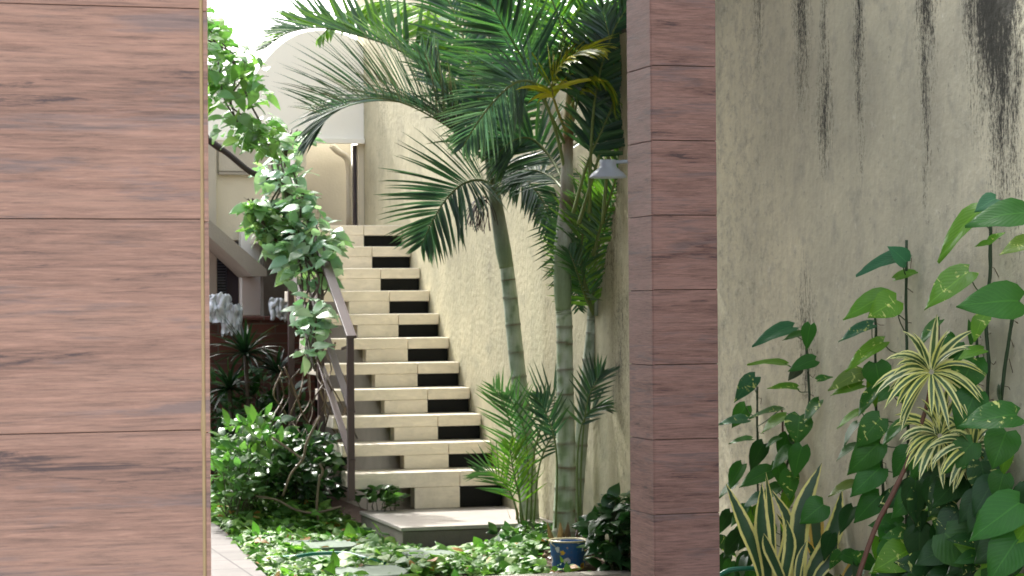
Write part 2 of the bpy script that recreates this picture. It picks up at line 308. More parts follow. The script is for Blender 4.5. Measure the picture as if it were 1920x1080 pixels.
# ------------------------------------------------------------------ mesh builder
class MB:
    def __init__(s): s.v = []; s.f = []; s.uv = []; s.c = []
    def vert(s, p, c=(1, 1, 1), uv=(0, 0)):
        s.v.append(tuple(p)); s.c.append(c); s.uv.append(uv); return len(s.v) - 1
    def box(s, lo, hi, c=(1, 1, 1)):
        b = len(s.v)
        for z in (lo[2], hi[2]):
            for x, y in ((lo[0], lo[1]), (hi[0], lo[1]), (hi[0], hi[1]), (lo[0], hi[1])): s.vert((x, y, z), c)
        for q in ((0, 3, 2, 1), (4, 5, 6, 7), (0, 1, 5, 4), (1, 2, 6, 5), (2, 3, 7, 6), (3, 0, 4, 7)): s.f.append([b + k for k in q])
    def bar(s, p, q, w, h, up=Vector((0, 0, 1)), c=(1, 1, 1)):
        p = Vector(p); q = Vector(q); t = (q - p).normalized(); sd_ = t.cross(up).normalized(); u = sd_.cross(t).normalized()
        b = len(s.v)
        for e in (p, q):
            for i, j in ((-1, -1), (1, -1), (1, 1), (-1, 1)): s.vert(e + sd_ * (i * w / 2) + u * (j * h / 2), c)
        for k in ((0, 3, 2, 1), (4, 5, 6, 7), (0, 1, 5, 4), (1, 2, 6, 5), (2, 3, 7, 6), (3, 0, 4, 7)): s.f.append([b + i for i in k])
    def tube(s, pts, rad, n=8, cols=None, c=(1, 1, 1), caps=True):
        pts = [Vector(p) for p in pts]; b = len(s.v); u = None
        for i, p in enumerate(pts):
            t = (pts[min(i + 1, len(pts) - 1)] - pts[max(i - 1, 0)])
            t = t.normalized() if t.length > 1e-9 else Vector((0, 0, 1))
            if u is None:
                u = t.orthogonal().normalized()
            else:
                u = (u - t * u.dot(t)); u = u.normalized() if u.length > 1e-6 else t.orthogonal().normalized()
            wv = t.cross(u); r = rad[i] if hasattr(rad, '__len__') else rad
            for k in range(n):
                a = 2 * math.pi * k / n
                s.vert(p + (u * math.cos(a) + wv * math.sin(a)) * r, cols[i] if cols else c, (k / n, i))
        for i in range(len(pts) - 1):
            for k in range(n):
                s.f.append([b + i * n + k, b + i * n + (k + 1) % n, b + (i + 1) * n + (k + 1) % n, b + (i + 1) * n + k])
        if caps:
            s.f.append([b + k for k in range(n)][::-1]); s.f.append([b + (len(pts) - 1) * n + k for k in range(n)])
    def strip(s, mid, wid, nrm, fold=0.2, c=(1, 1, 1), ctip=None):
        """leaf blade: mid points, full widths, normals; 3 verts a row with a V fold"""
        b = len(s.v); n = len(mid)
        for i in range(n):
            t = (mid[min(i + 1, n - 1)] - mid[max(i - 1, 0)])
            t = t.normalized() if t.length > 1e-9 else Vector((0, 0, 1))
            sv = t.cross(nrm[i]); sv = sv.normalized() if sv.length > 1e-6 else t.orthogonal().normalized()
            u = sv.cross(t); h = wid[i] / 2; k = i / (n - 1)
            cc = c if ctip is None else tuple(c[j] * (1 - k) + ctip[j] * k for j in range(3))
            s.vert(mid[i] - sv * h + u * h * fold, cc, (0, k)); s.vert(mid[i], cc, (0.5, k)); s.vert(mid[i] + sv * h + u * h * fold, cc, (1, k))
        for i in range(n - 1):
            a = b + i * 3; s.f.append([a, a + 1, a + 4, a + 3]); s.f.append([a + 1, a + 2, a + 5, a + 4])
    def heart(s, base, tip, nrm, width, c, curl=0.12, fold=0.18, rows=6, droop=None, heart=True):
        """heart shaped leaf from base to tip, five verts a row"""
        base = Vector(base); tip = Vector(tip); ax = tip - base; L = ax.length; t = ax / L
        nrm = (nrm - t * nrm.dot(t)).normalized(); sv = t.cross(nrm)
        prof = [(-0.10, 0.42), (0.02, 0.80), (0.18, 1.0), (0.38, 0.97), (0.58, 0.74), (0.78, 0.42), (0.92, 0.15), (1.0, 0.01)] if heart else \
               [(0.0, 0.06), (0.15, 0.55), (0.35, 0.95), (0.55, 1.0), (0.75, 0.7), (0.9, 0.33), (1.0, 0.02)]
        b = len(s.v); j1, j2 = random.uniform(-.04, .04), random.uniform(-.5, .5)
        for k, (u, ww) in enumerate(prof):
            bend = -curl * L * (u - 0.15) ** 2
            for q in (-1, -0.55, 0, 0.55, 1):
                uu = u + (0.12 * (1 - abs(q)) if (heart and k == 0) else 0)
                h = ww * width / 2 * q
                lift = fold * abs(h) * (1 + 0.3 * j2) - 0.10 * width * (q * q) * (0.5 if abs(q) == 1 else 0.0)
                s.vert(base + t * (uu * L) + sv * (h + j1 * L * u) + nrm * (bend + lift + 0.015 * L * math.sin(9 * u + 4 * j2 + 2 * q)), c, ((q + 1) / 2, u))
        for k in range(len(prof) - 1):
            for i in range(4):
                a = b + k * 5 + i; s.f.append([a, a + 1, a + 6, a + 5])
    def add(s, o):
        b = len(s.v); s.v += o.v; s.c += o.c; s.uv += o.uv; s.f += [[b + k for k in f] for f in o.f]
    def build(s, name, mat, parent=None, smooth=False, bevel=0.0, origin=None):
        o0 = Vector(origin) if origin is not None else Vector((0, 0, 0))
        me = bpy.data.meshes.new(name)
        me.from_pydata([tuple(Vector(p) - o0) for p in s.v], [], s.f)
        at = me.attributes.new('tint', 'FLOAT_COLOR', 'POINT')
        buf = []
        for c in s.c: buf += [c[0], c[1], c[2], 1.0]
        at.data.foreach_set('color', buf)
        ul = me.uv_layers.new(name='UVMap'); idx = [0] * len(me.loops); me.loops.foreach_get('vertex_index', idx)
        ub = []
        for i in idx: ub += [s.uv[i][0], s.uv[i][1]]
        ul.data.foreach_set('uv', ub)
        me.materials.append(M[mat] if isinstance(mat, str) else mat)
        if smooth: me.polygons.foreach_set('use_smooth', [True] * len(me.polygons))
        o = bpy.data.objects.new(name, me); C.objects.link(o)
        if parent is not None:
            o.parent = parent; o.location = o0 - Vector(parent.get('_w', (0, 0, 0)))
        else: o.location = o0
        if bevel:
            m = o.modifiers.new('bevel', 'BEVEL'); m.width = bevel; m.segments = 2; m.limit_method = 'ANGLE'
        return o

def tag(o, label=None, cat=None, group=None, kind=None):
    for k, v in (('label', label), ('category', cat), ('group', group), ('kind', kind)):
        if v: o[k] = v
    return o
def thing(name, loc, label, cat, group=None):
    o = bpy.data.objects.new(name, None); C.objects.link(o); o.location = loc; o.empty_display_size = 0.1
    o['_w'] = tuple(loc); tag(o, label, cat, group); return o
def jit(c, a=0.15):
    k = 1 + random.uniform(-a, a); return (c[0] * k * (1 + random.uniform(-a, a) * .6), c[1] * k, c[2] * k * (1 + random.uniform(-a, a) * .6))
def rv(a=1.0): return Vector((random.uniform(-a, a), random.uniform(-a, a), random.uniform(-a, a)))
def lerp(a, b, t): return a + (b - a) * t
def catmull(pts, n):
    pts = [Vector(p) for p in pts]; e = [pts[0] * 2 - pts[1]] + pts + [pts[-1] * 2 - pts[-2]]; out = []
    segs = len(pts) - 1
    for k in range(n + 1):
        u = k / n * segs; i = min(int(u), segs - 1); t = u - i; a, b, c, d = e[i], e[i + 1], e[i + 2], e[i + 3]
        out.append(0.5 * ((2 * b) + (c - a) * t + (2 * a - 5 * b + 4 * c - d) * t * t + (3 * b - 3 * c + d - a) * t ** 3))
    return out
TOCAM = lambda p: (EYE - p).normalized()

# ------------------------------------------------------------------ ground
def gh(x, y):
    """height of the planted ground"""
    h = 0.02 * mnoise.noise(Vector((x * 1.3, y * 1.3, 0)))
    if x > 3.4: h += 0.09 * min(1, (x - 3.4) / 0.5) * min(1, max(0, (y - 11.7) / 0.6))
    if x < 1.9 and y > 15: h += 0.10 * min(1, (y - 15) / 2)
    return h
def grid(name, x0, x1, y0, y1, nx, ny, mat, hf, smooth=True):
    m = MB()
    for j in range(ny + 1):
        for i in range(nx + 1):
            x = lerp(x0, x1, i / nx); y = lerp(y0, y1, j / ny); m.vert((x, y, hf(x, y)))
    for j in range(ny):
        for i in range(nx):
            a = j * (nx + 1) + i; m.f.append([a, a + 1, a + nx + 2, a + nx + 1])
    return m.build(name, mat, smooth=smooth)
tag(grid('ground', -80, 80, -60, 140, 4, 4, 'soil', lambda x, y: -0.12), kind='structure')
tag(grid('driveway', -12, 4.16, -6, 11.49, 4, 4, 'drive', lambda x, y: -0.05), kind='structure')
tag(grid('garden_bed', -6, 4.16, 11.66, 22, 70, 72, 'soil', gh), kind='structure')
kb = MB(); kb.box((-6, 11.49, -0.12), (4.155, 11.66, 0.055)); tag(kb.build('kerb', 'kerb', bevel=0.012), kind='structure')
sb = MB(); sb.box((3.36, 7.0, -0.12), (4.16, 11.485, 0.0)); tag(sb.build('side_bed', 'soil'), kind='structure')
# pale paved path at the lower left, its right edge curving through the plants
edge = [PZ(x, y, 0.03) for x, y in ((520, 1120), (500, 1082), (474, 1055), (446, 1026), (425, 1002), (405, 985), (380, 972), (330, 960))]
pm = MB(); n0 = len(edge)
for p in edge: pm.vert((p.x, p.y, 0.035))
for p in edge: pm.vert((p.x - 1.6, p.y - 0.02, 0.035))
for i in range(n0 - 1): pm.f.append([i, i + 1, n0 + i + 1, n0 + i])
pm2 = MB(); pm2.v = list(pm.v); pm2.c = list(pm.c); pm2.uv = list(pm.uv); pm2.f = list(pm.f)
tag(pm2.build('path', 'paving'), kind='structure')

# ------------------------------------------------------------------ boundary wall
wl = thing('boundary_wall', (WX, 11, 0), 'long weathered cream plaster wall with black rain streaks, running behind the palms and the pillar', 'wall')
lowm = MB(); lowm.box((WX, 11.3, -0.12), (WX + 0.2, 15.35, 3.0)); lowm.build('lower_wall', 'wall', wl)
nw = MB(); nw.box((WX, 2.0, -0.12), (WX + 0.2, 11.3, 4.1)); nw.build('gate_side_wall', 'wall_grey', wl)
him = MB(); him.box((WX, 15.35, -0.12), (WX + 0.22, 18.85, 6.5)); him.build('tall_wall', 'wall', wl)
cpm = MB(); cpm.box((WX + 0.01, 11.31, 3.0), (WX + 0.19, 15.34, 3.03)); cpm.build('coping', 'conc', wl, bevel=0.01)

# ------------------------------------------------------------------ tiled gate pillars
def tiled_face_tiles(m, a0, a1, fixed, zj, axis, depth, sign, g=0.0006):
    for z0, z1 in zip(zj[:-1], zj[1:]):
        if axis == 'x': m.box((a0, min(fixed, fixed + sign * depth), z0 + g), (a1, max(fixed, fixed + sign * depth), z1 - g))
        else: m.box((min(fixed, fixed + sign * depth), a0, z0 + g), (max(fixed, fixed + sign * depth), a1, z1 - g))
LY = 3.235; LXR = PY(379, 560, LY).x
lp = thing('gate_pillar', (LXR - 0.4, LY + 0.2, -0.05), 'broad pinkish wood-look tiled pillar filling the left edge of the view', 'pillar', )
zj = [1.638 + 0.3 * k for k in range(-6, 6)]
m = MB(); tiled_face_tiles(m, LXR - 0.60, LXR, LY, zj, 'x', 0.010, 1); m.build('front_tiles', 'tile_bright', lp, bevel=0.0006)
m = MB(); tiled_face_tiles(m, LY - 0.003, LY + 0.30, LXR + 0.0035, [z - 0.004 for z in zj], 'y', 0.0065, 1); m.build('side_tiles', 'tile_bright', lp, bevel=0.001)
m = MB(); m.box((LXR - 0.58, LY + 0.0102, -0.12), (LXR + 0.0032, LY + 0.30, 3.1)); m.build('core', 'brown_grout', lp)
m = MB()
pts = [(LXR + 0.0012, LY + 0.002, z * 0.02) for z in range(-5, 150)]
m.tube(pts, [0.0034 + 0.0007 * mnoise.noise(Vector((0, 0, z * 0.7))) + (0.0016 if z in (67, 68, 33, 34) else 0) for z in range(-5, 150)], 8); m.build('corner_grout', 'grout', lp, smooth=True)
RD = 9.1
rc = P(1223.5, 560, RD); rr = PY(1345.5, 560, rc.y)
rp = thing('gate_pillar', (rc.x + .13, rc.y + .13, -0.05), 'slim reddish brown wood-look tiled pillar standing in front of the stained wall', 'pillar')
zj = [1.555 + 0.2996 * k for k in range(-6, 9)]
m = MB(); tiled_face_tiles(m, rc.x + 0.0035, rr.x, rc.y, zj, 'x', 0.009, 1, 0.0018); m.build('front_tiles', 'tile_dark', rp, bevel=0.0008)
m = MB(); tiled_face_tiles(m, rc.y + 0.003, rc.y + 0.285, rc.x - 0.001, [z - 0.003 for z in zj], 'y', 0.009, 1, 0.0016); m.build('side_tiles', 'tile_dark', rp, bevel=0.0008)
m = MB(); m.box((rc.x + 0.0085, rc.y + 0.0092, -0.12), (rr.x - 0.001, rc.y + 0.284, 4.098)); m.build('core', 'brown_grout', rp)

# unseen slab added over the gateway to shade the near wall and plants
m = MB(); m.box((0.45, 9.25, 4.1), (4.40, 13.0, 4.25)); tag(m.build('gate_shade_slab', 'conc'), 'added unseen concrete slab over the gateway, shading the stained wall and its plants', 'roof')

nb = thing('side_light_blocker', (-1, 8, 0), 'added unseen dark brick block left of the driveway, holding light off the slim pillar', 'house')  # brick block added out of view to cut light from the left
m = MB(); m.box((-3.0, 5.6, -0.12), (0.30, 14.5, 5.0)); m.build('wall', 'brick', nb, bevel=0.01)
m = MB(); m.box((-3.1, 5.5, 5.002), (0.40, 14.6, 5.12)); m.build('blocker_cap', 'conc', nb, bevel=0.01)

# ------------------------------------------------------------------ staircase
SX1 = WX - 0.004; SX0 = SX1 - 1.03; SY0 = P(945, 883, 15.0).y; SZ0 = 0.40; RISE, RUN, NST = 0.1705, 0.283, 11
st = thing('staircase', (3.6, SY0, 0), 'open cream stone staircase climbing beside the plaster wall', 'staircase')
m = MB(); m.box((PZ(735, 987, 0.14).x, SY0 - 1.13, -0.10), (SX1 - 0.002, SY0 + 0.02, 0.135)); m.build('base_block', 'conc', st, bevel=0.008)
m = MB(); m.box((PZ(735, 987, 0.14).x - 0.012, SY0 - 1.145, 0.137), (SX1 - 0.004, SY0 + 0.015, 0.160)); m.build('base_slab', 'slab_top', st, bevel=0.004)
SPA, SPB = SX0 + 0.42, SX0 + 0.725
for i in range(NST):
    y = SY0 + RUN * i; z = SZ0 + RISE * i; th = 0.10 if i == 0 else 0.078
    xr = SX1 if i else SX1 - 0.01
    t = MB(); t.box((SX0, y, z - th), (SPB - 0.002, y + RUN + 0.04, z)); t.box((SPB + 0.002, y + 0.001, z - th), (xr, y + RUN + 0.04, z)); t.build('tread', 'step', st, bevel=0.006)
    zb = (SZ0 + RISE * (i - 1) + 0.002) if i else 0.162
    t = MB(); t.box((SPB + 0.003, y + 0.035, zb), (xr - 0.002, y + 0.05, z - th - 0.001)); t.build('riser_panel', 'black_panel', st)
    t = MB(); t.box((SPA, y + 0.002, zb), (SPB - (0.0 if i % 2 else 0.0), y + 0.12, z - th - 0.001)); t.build('riser', 'step', st, bevel=0.003)
# raking spine beam under the treads
m = MB(); b = 0
prof = []
for i in range(NST):
    y = SY0 + RUN * i + 0.122; z = SZ0 + RISE * i - (0.101 if i == 0 else 0.079)
    m.box((SPA + 0.004, y, -0.05), (SPB - 0.004, y + RUN - 0.001, z))
m.build('spine_wall', 'under', st)
TZ = SZ0 + RISE * (NST - 1); TY = SY0 + RUN * (NST - 1)
m = MB(); m.box((SX0, TY + RUN + 0.042, TZ - 0.12), (SX1, 18.58, TZ - 0.002)); m.build('landing', 'step', st)
m = MB(); m.box((SX0 + 0.05, TY + RUN + 0.35, -0.05), (SX1 - 0.01, TY + RUN + 0.5, TZ - 0.121)); m.build('end_wall', 'conc', st)
m = MB(); m.box((SPB + 0.002, SY0 + 0.16, -0.05), (SX1 - 0.003, TY, 0.139)); m.build('floor_slab', 'conc', st)

# handrail
HX = SX0 + 0.0
hr = thing('handrail', (HX, SY0, 0.3), 'dark brown flat metal handrail up the open side of the stairs, overgrown by the creeper', 'railing')
def on_rail(y, dz): return Vector((HX - 0.02, y, SZ0 + (y - SY0) / RUN * RISE + dz))
y0 = PX(658, 700, HX - 0.02).y
zt = PX(658, 627, HX - 0.02).z
dz_top = zt - on_rail(y0, 0).z
YE = PX(543, 300, HX - 0.02).y
m = MB(); m.bar(on_rail(y0 - 0.03, dz_top), on_rail(YE, dz_top), 0.065, 0.022); m.build('top_rail', 'brown_metal', hr, bevel=0.003)
for fr in (0.62, 0.30):
    m = MB(); m.bar(on_rail(y0 - 0.02, dz_top * fr - 0.12), on_rail(YE, dz_top * fr - 0.12), 0.045, 0.018); m.build('mid_rail', 'brown_metal', hr, bevel=0.002)
for k, yy in enumerate((y0, y0 + 0.95, YE - 0.03)):
    top = on_rail(yy, dz_top - 0.012); bot = 0.16 if k == 0 else 0.05
    m = MB(); m.box((HX - 0.045, yy - 0.02, bot + 0.08), (HX + 0.0 - 0.002, yy + 0.02, top.z)); m.build('post', 'brown_metal', hr, bevel=0.003)
m = MB(); m.bar(on_rail(y0 + 0.25, dz_top * 0.74), Vector((HX - 0.02, y0 + 0.02, on_rail(y0, dz_top * .92).z)), 0.02, 0.02); m.build('brace', 'brown_metal', hr)

# ------------------------------------------------------------------ building behind
BY = 18.60
par = thing('arched_parapet', (3, BY, 2.8), 'white rendered parapet with a round arched top at the head of the stairs', 'wall')
zb = PY(640, 263, BY).z
xs0, xs1 = PY(330, 100, BY).x, WX - 0.0008
m = MB(); N = 60; top = []
for i in range(N + 1):
    x = lerp(xs0, xs1, i / N); r_ = (x - PY(605, 60, BY).x) / (PY(720, 60, BY).x - PY(605, 60, BY).x)
    zf = PY(400, 150, BY).z; za = PY(600, 57, BY).z
    top.append((x, max(zf, zf + (za - zf) * (1 - (abs(r_) / 1.15) ** 2.3)) if abs(r_) < 1.15 else zf))
for x, z in top:
    for yy in (BY, BY + 0.18):
        m.vert((x, yy, zb)); m.vert((x, yy, z))
for i in range(N):
    a = i * 4; b = a + 4
    m.f += [[a, b, b + 1, a + 1], [b + 2, a + 2, a + 3, b + 3], [a + 1, b + 1, b + 3, a + 3], [a, a + 2, b + 2, b]]
m.f += [[0, 1, 3, 2], [N * 4, N * 4 + 2, N * 4 + 3, N * 4 + 1]]
m.build('parapet_wall', 'white_wall', par)
m = MB(); m.box((xs0 - .02, BY - 0.06, zb - 0.03), (WX - 0.008, BY - 0.002, zb + 0.012)); m.build('ledge', 'white_wall', par, bevel=0.004)

hs_ = thing('house', (1.5, BY + 0.4, 0), 'cream house wall with dark shuttered windows seen beyond the creeper', 'house')
m = MB(); RBY = BY + 0.5
m.box((PY(655, 300, RBY).x, RBY, -0.1), (WX, RBY + 0.2, zb + 0.3)); m.box((xs0 - 1, RBY + 0.001, 1.3), (PY(655, 300, RBY).x, RBY + 0.2, zb + 0.3)); m.build('recessed_wall', 'beige', hs_)
m = MB(); m.box((PY(672, 300, BY).x, BY + 0.01, -0.1), (WX - 0.001, BY + 0.17, zb - 0.032)); m.build('corner_pier', 'cream', hs_)
m = MB(); m.box((PY(666, 300, BY).x, BY + 0.05, TZ), (PY(670, 300, BY).x, BY + 0.12, zb - 0.035)); m.build('downpipe', 'dark_frame', hs_)
m = MB(); q = [PY(622, 272, BY + 0.3), PY(632, 283, BY + 0.3), PY(646, 292, BY + 0.3), PY(653, 305, BY + 0.3), PY(655, 340, BY + 0.3), PY(655, 425, BY + 0.3)]
m.tube(catmull(q, 18), 0.028, 8); m.build('drain_pipe', 'beige', hs_, smooth=True)
# facade left of the stairs
FY = 18.30
def fx(x): return PY(x, 400, FY).x
def fz(y): return PY(450, y, FY).z
m = MB()
m.box((xs0 - 1, FY, fz(450)), (fx(575), FY + 0.2, zb - 0.031))
m.box((fx(447), FY + 0.002, 0), (fx(495), FY + 0.2, fz(450) - 0.001))
m.box((fx(548), FY + 0.002, 0), (fx(575), FY + 0.2, fz(450) - 0.001))
m.build('wall', 'cream', hs_)
m = MB(); m.box((fx(409), FY - 0.03, fz(322)), (fx(520), FY - 0.002, fz(268))); m.box((xs0, FY - 0.06, fz(600)), (fx(404), FY - 0.001, fz(266))); m.build('band_course', 'beige', hs_, bevel=0.006)
m = MB(); m.box((fx(409), FY - 0.05, fz(328)), (fx(520), FY - 0.003, fz(323))); m.build('drip_ledge', 'grey_slab', hs_)
for a, b, c_ in ((300, 447, 425), (495, 548, 507)):
    f = MB(); f.box((fx(a), FY + 0.06, fz(620)), (fx(b), FY + 0.10, fz(452))); w_ = f.build('window', 'glass', hs_)
    f = MB()
    if a == 300: f.box((fx(c_), FY + 0.01, fz(620)), (fx(b) - 0.002, FY + 0.055, fz(452)))
    else: f.box((fx(a) + 0.002, FY + 0.01, fz(620)), (fx(c_), FY + 0.055, fz(452)))
    f.build('frame', 'dark_frame', w_)
    f = MB(); lo, hi = (fx(a), fx(c_)) if a == 300 else (fx(c_), fx(b) - 0.002)
    for k in range(30):
        z = fz(612) + k * (fz(452) - fz(612)) / 30
        f.box((lo, FY + 0.005 + 0.0, z), (hi, FY + 0.05, z + 0.012))
    f.build('louvres', 'louvre', w_)
m = MB(); m.box((fx(447), FY - 0.12, fz(592)), (fx(495), FY - 0.001, fz(432))); m.build('pilaster', 'white_wall', hs_, bevel=0.008)
m = MB(); m.box((fx(497), FY - 0.10, fz(520)), (fx(514), FY - 0.002, fz(436))); m.build('post', 'dark_frame', hs_)
# sloping concrete canopy
aw = thing('sloping_canopy', tuple(P(450, 470, 17.6)), 'grey concrete slab sloping down beneath the cream wall, left of the creeper', 'canopy')
m = MB(); AY = 17.55
q = [(360, 384), (500, 505), (500, 518), (474, 518), (452, 497), (360, 415)]
b = 0
for dy in (0, 0.7):
    for x, y in q:
        p = PY(x, y, AY); m.vert((p.x, p.y + dy, p.z))
m.f.append([0, 1, 2, 3, 4, 5][::-1]); m.f.append([6, 7, 8, 9, 10, 11])
for i in range(6): j = (i + 1) % 6; m.f.append([i, j, 6 + j, 6 + i])
m.build('slab', 'grey_slab', aw)
# brick planter wall and ledge
BRY = 17.3
bw = thing('brick_wall', (1.2, BRY, 0), 'low dark red brick wall under the shuttered windows', 'wall')
ztop = PY(450, 594, BRY).z
m = MB(); m.box((-2.5, BRY, -0.1), (PY(590, 600, BRY).x, FY - 0.13, ztop - 0.03)); m.build('brickwork', 'brick', bw)
m = MB(); m.box((-2.5, BRY - 0.02, ztop - 0.029), (PY(592, 600, BRY).x, FY - 0.125, ztop)); m.build('capping', 'brick', bw, bevel=0.006)

# ------------------------------------------------------------------ crumpled white covers on the ledge
def cover(cx, cy, wpx, hpx, label, legs, seed):
    rnd = random.Random(seed)
    c = PY(cx, cy, BRY - 0.06); wid = wpx * 17.6 / FPX; hei = hpx * 17.6 / FPX
    m = MB(); nx, nz = 26, 30
    for j in range(nz + 1):
        v = j / nz
        for i in range(nx + 1):
            u = i / nx * 2 - 1
            s_ = 1 - 0.25 * v + 0.10 * mnoise.noise(Vector((v * 3, seed, 0)))
            x = c.x + u * wid / 2 * s_ * math.sqrt(max(0.04, 1 - (1 - min(1, v * 4)) ** 2 * 0.5))
            ragged = 0.72 + 0.28 * mnoise.noise(Vector((u * legs * .7, seed, 4)))
            z = c.z + hei / 2 - v * hei * ragged
            fold = 0.05 * mnoise.noise(Vector((u * 2.6 + seed, v * 3.0, 1))) + 0.03 * mnoise.noise(Vector((u * 7, v * 4 + seed, 2)))
            m.vert((x, c.y - 0.05 * (1 - u * u) - fold - 0.03, z + 0.04 * mnoise.noise(Vector((u * 3, v * 4, seed)))))
    for j in range(nz):
        for i in range(nx):
            a = j * (nx + 1) + i; m.f.append([a, a + 1, a + nx + 2, a + nx + 1])
    o = m.build('plastic_cover', 'cloth', smooth=True); md = o.modifiers.new('thick', 'SOLIDIFY'); md.thickness = 0.006
    tag(o, label, 'cover', 'crumpled white covers on the brick ledge')
cover(408, 588, 52, 72, 'crumpled grey-white cover on the brick ledge, right behind the left pillar edge', 1.5, 3)
cover(433, 610, 44, 78, 'whiter cover hanging off the ledge in two ragged tails, middle of the three', 3.0, 8)
cover(524, 588, 46, 56, 'small rounded white cover on the ledge behind the creeper leaves', 1.2, 14)

# ------------------------------------------------------------------ wall lamp
lampP = PX(1140, 318, WX - 0.26)
lamp = thing('wall_lamp', tuple(lampP), 'grey-blue enamel shade lamp on a thin arm from the plaster wall', 'lamp')
k = lampP.y / FPX
prof = [(14, 18), (16, 17), (16, 8), (17, 4), (22, 0), (30, -6), (35, -12), (36, -15), (34, -15), (28, -8), (15, 0), (10, 6)]
m = MB(); n = 24
for (r_, z_) in prof:
    for a in range(n):
        t = 2 * math.pi * a / n
        m.vert((lampP.x + r_ * 0.0028 * math.cos(t), lampP.y + r_ * 0.0028 * math.sin(t), lampP.z + (z_) * 0.0029 + 0.0))
for i in range(len(prof) - 1):
    for a in range(n):
        m.f.append([i * n + a, i * n + (a + 1) % n, (i + 1) * n + (a + 1) % n, (i + 1) * n + a])
m.f.append([a for a in range(n)])
m.build('lamp_shade', 'lamp', lamp, smooth=True)
m = MB(); m.tube([(lampP.x + 0.02, lampP.y, lampP.z + 0.040), (WX, lampP.y, lampP.z + 0.052)], 0.010, 10); m.build('arm', 'lamp', lamp, smooth=True)
m = MB(); m.tube([(WX - 0.012, lampP.y, lampP.z + 0.052), (WX, lampP.y, lampP.z + 0.052)], 0.035, 16); m.build('wall_plate', 'lamp', lamp)
m = MB(); m.tube([(lampP.x, lampP.y, lampP.z + 0.02), (lampP.x, lampP.y, lampP.z - 0.02), (lampP.x, lampP.y, lampP.z - 0.036)], [0.015, 0.028, 0.012], 12); m.build('bulb', 'bulb', lamp, smooth=True)

# ------------------------------------------------------------------ bucket
bp = P(1066, 1058, 12.62); bz = gh(bp.x, bp.y) + 0.0
bk = thing('bucket', (bp.x, bp.y, bp.z), 'small blue printed bucket with yellow blots at the foot of the palms', 'bucket')
def lathe(prof, c, n=28):
    m = MB()
    for r_, z_ in prof:
        for a in range(n):
            t = 2 * math.pi * a / n; m.vert((c.x + r_ * math.cos(t), c.y + r_ * math.sin(t), c.z + z_))
    for i in range(len(prof) - 1):
        for a in range(n): m.f.append([i * n + a, i * n + (a + 1) % n, (i + 1) * n + (a + 1) % n, (i + 1) * n + a])
    return m
m = lathe([(0.001, -0.03), (0.088, -0.03), (0.106, 0.13), (0.103, 0.13), (0.084, -0.02), (0.001, -0.02)], bp); m.build('body', 'bucket', bk, smooth=False)
m = lathe([(0.104, 0.128), (0.110, 0.128), (0.111, 0.134), (0.108, 0.138), (0.103, 0.136), (0.102, 0.128)], bp); m.build('rim', 'tin', bk, smooth=True)
m = lathe([(0.001, 0.105), (0.100, 0.105), (0.001, 0.107)], bp); m.build('lid_liner', 'cloth', bk)
hp = [Vector((bp.x + 0.108 * math.cos(a), bp.y - 0.02 - 0.05 * math.sin(a), bp.z + 0.13 - 0.004 - 0.035 * math.sin(a))) for a in [math.pi * i / 14 for i in range(15)]]
m = MB(); m.tube(hp, 0.0025, 6); m.build('handle', 'tin', bk, smooth=True)

# ------------------------------------------------------------------ stepping stones, hose
def stone(cx, cy, wpx, dpx, label, seed):
    c = PZ(cx, cy, 0.05); s_ = c.y / FPX; a_ = wpx * s_ / 2; z = 0.05
    near = PZ(cx, cy + dpx / 2, z); far = PZ(cx, cy - dpx / 2, z); b_ = abs(far.y - near.y) / 2
    m = MB(); n = 26; ring = []
    for k in range(n):
        t = 2 * math.pi * k / n; r_ = 1 + 0.12 * mnoise.noise(Vector((math.cos(t) * 1.5, math.sin(t) * 1.5, seed)))
        ring.append((c.x + a_ * r_ * math.copysign(abs(math.cos(t)) ** .75, math.cos(t)), c.y + b_ * r_ * math.copysign(abs(math.sin(t)) ** .75, math.sin(t))))
    for zz, sc in ((-0.04, 1.0), (z + 0.0, 1.0), (z + 0.014, 0.97)):
        for x, y in ring: m.vert((c.x + (x - c.x) * sc, c.y + (y - c.y) * sc, zz + (0.004 * mnoise.noise(Vector((x * 5, y * 5, 0))) if zz > 0 else 0)))
    for i in range(2):
        for k in range(n): m.f.append([i * n + k, i * n + (k + 1) % n, (i + 1) * n + (k + 1) % n, (i + 1) * n + k])
    m.f.append([2 * n + k for k in range(n)])
    tag(m.build('stepping_stone', 'stone'), label, 'stone', 'stepping stones through the ground cover')
stone(597, 1024, 150, 16, 'flat grey-green stepping stone behind the green hose', 1)
stone(620, 1052, 160, 22, 'pale green stepping stone right under the green hose', 2)
stone(690, 1074, 150, 22, 'nearest stepping stone, below the end of the green hose', 3)
stone(808, 1043, 92, 26, 'short stepping stone in front of the stair base slab', 4)
def hose(pts, name, label):
    m = MB(); m.tube(catmull(pts, 40), 0.011, 8); tag(m.build(name, 'hose', smooth=True), label, 'hose')
hose([PZ(x, y, z) for x, y, z in ((500, 1046, .06), (550, 1044, .09), (595, 1038, .10), (650, 1038, .10), (690, 1048, .09), (725, 1058, .06), (760, 1068, .04))], 'garden_hose', 'dark green garden hose arching over the stepping stones')
hose([P(x, y, D) for x, y, D in ((1340, 1085, 10.3), (1365, 1070, 10.3), (1395, 1066, 10.3), (1420, 1068, 10.3), (1450, 1090, 10.2))], 'hose_loop', 'loop of green hose behind the sword-leaved plant')

# ------------------------------------------------------------------ palms
G_DARK = (0.038, 0.10, 0.065); G_MID = (0.06, 0.155, 0.06); G_LIGHT = (0.14, 0.28, 0.035); G_YEL = (0.66, 0.60, 0.05); G_BLUE = (0.075, 0.15, 0.115)

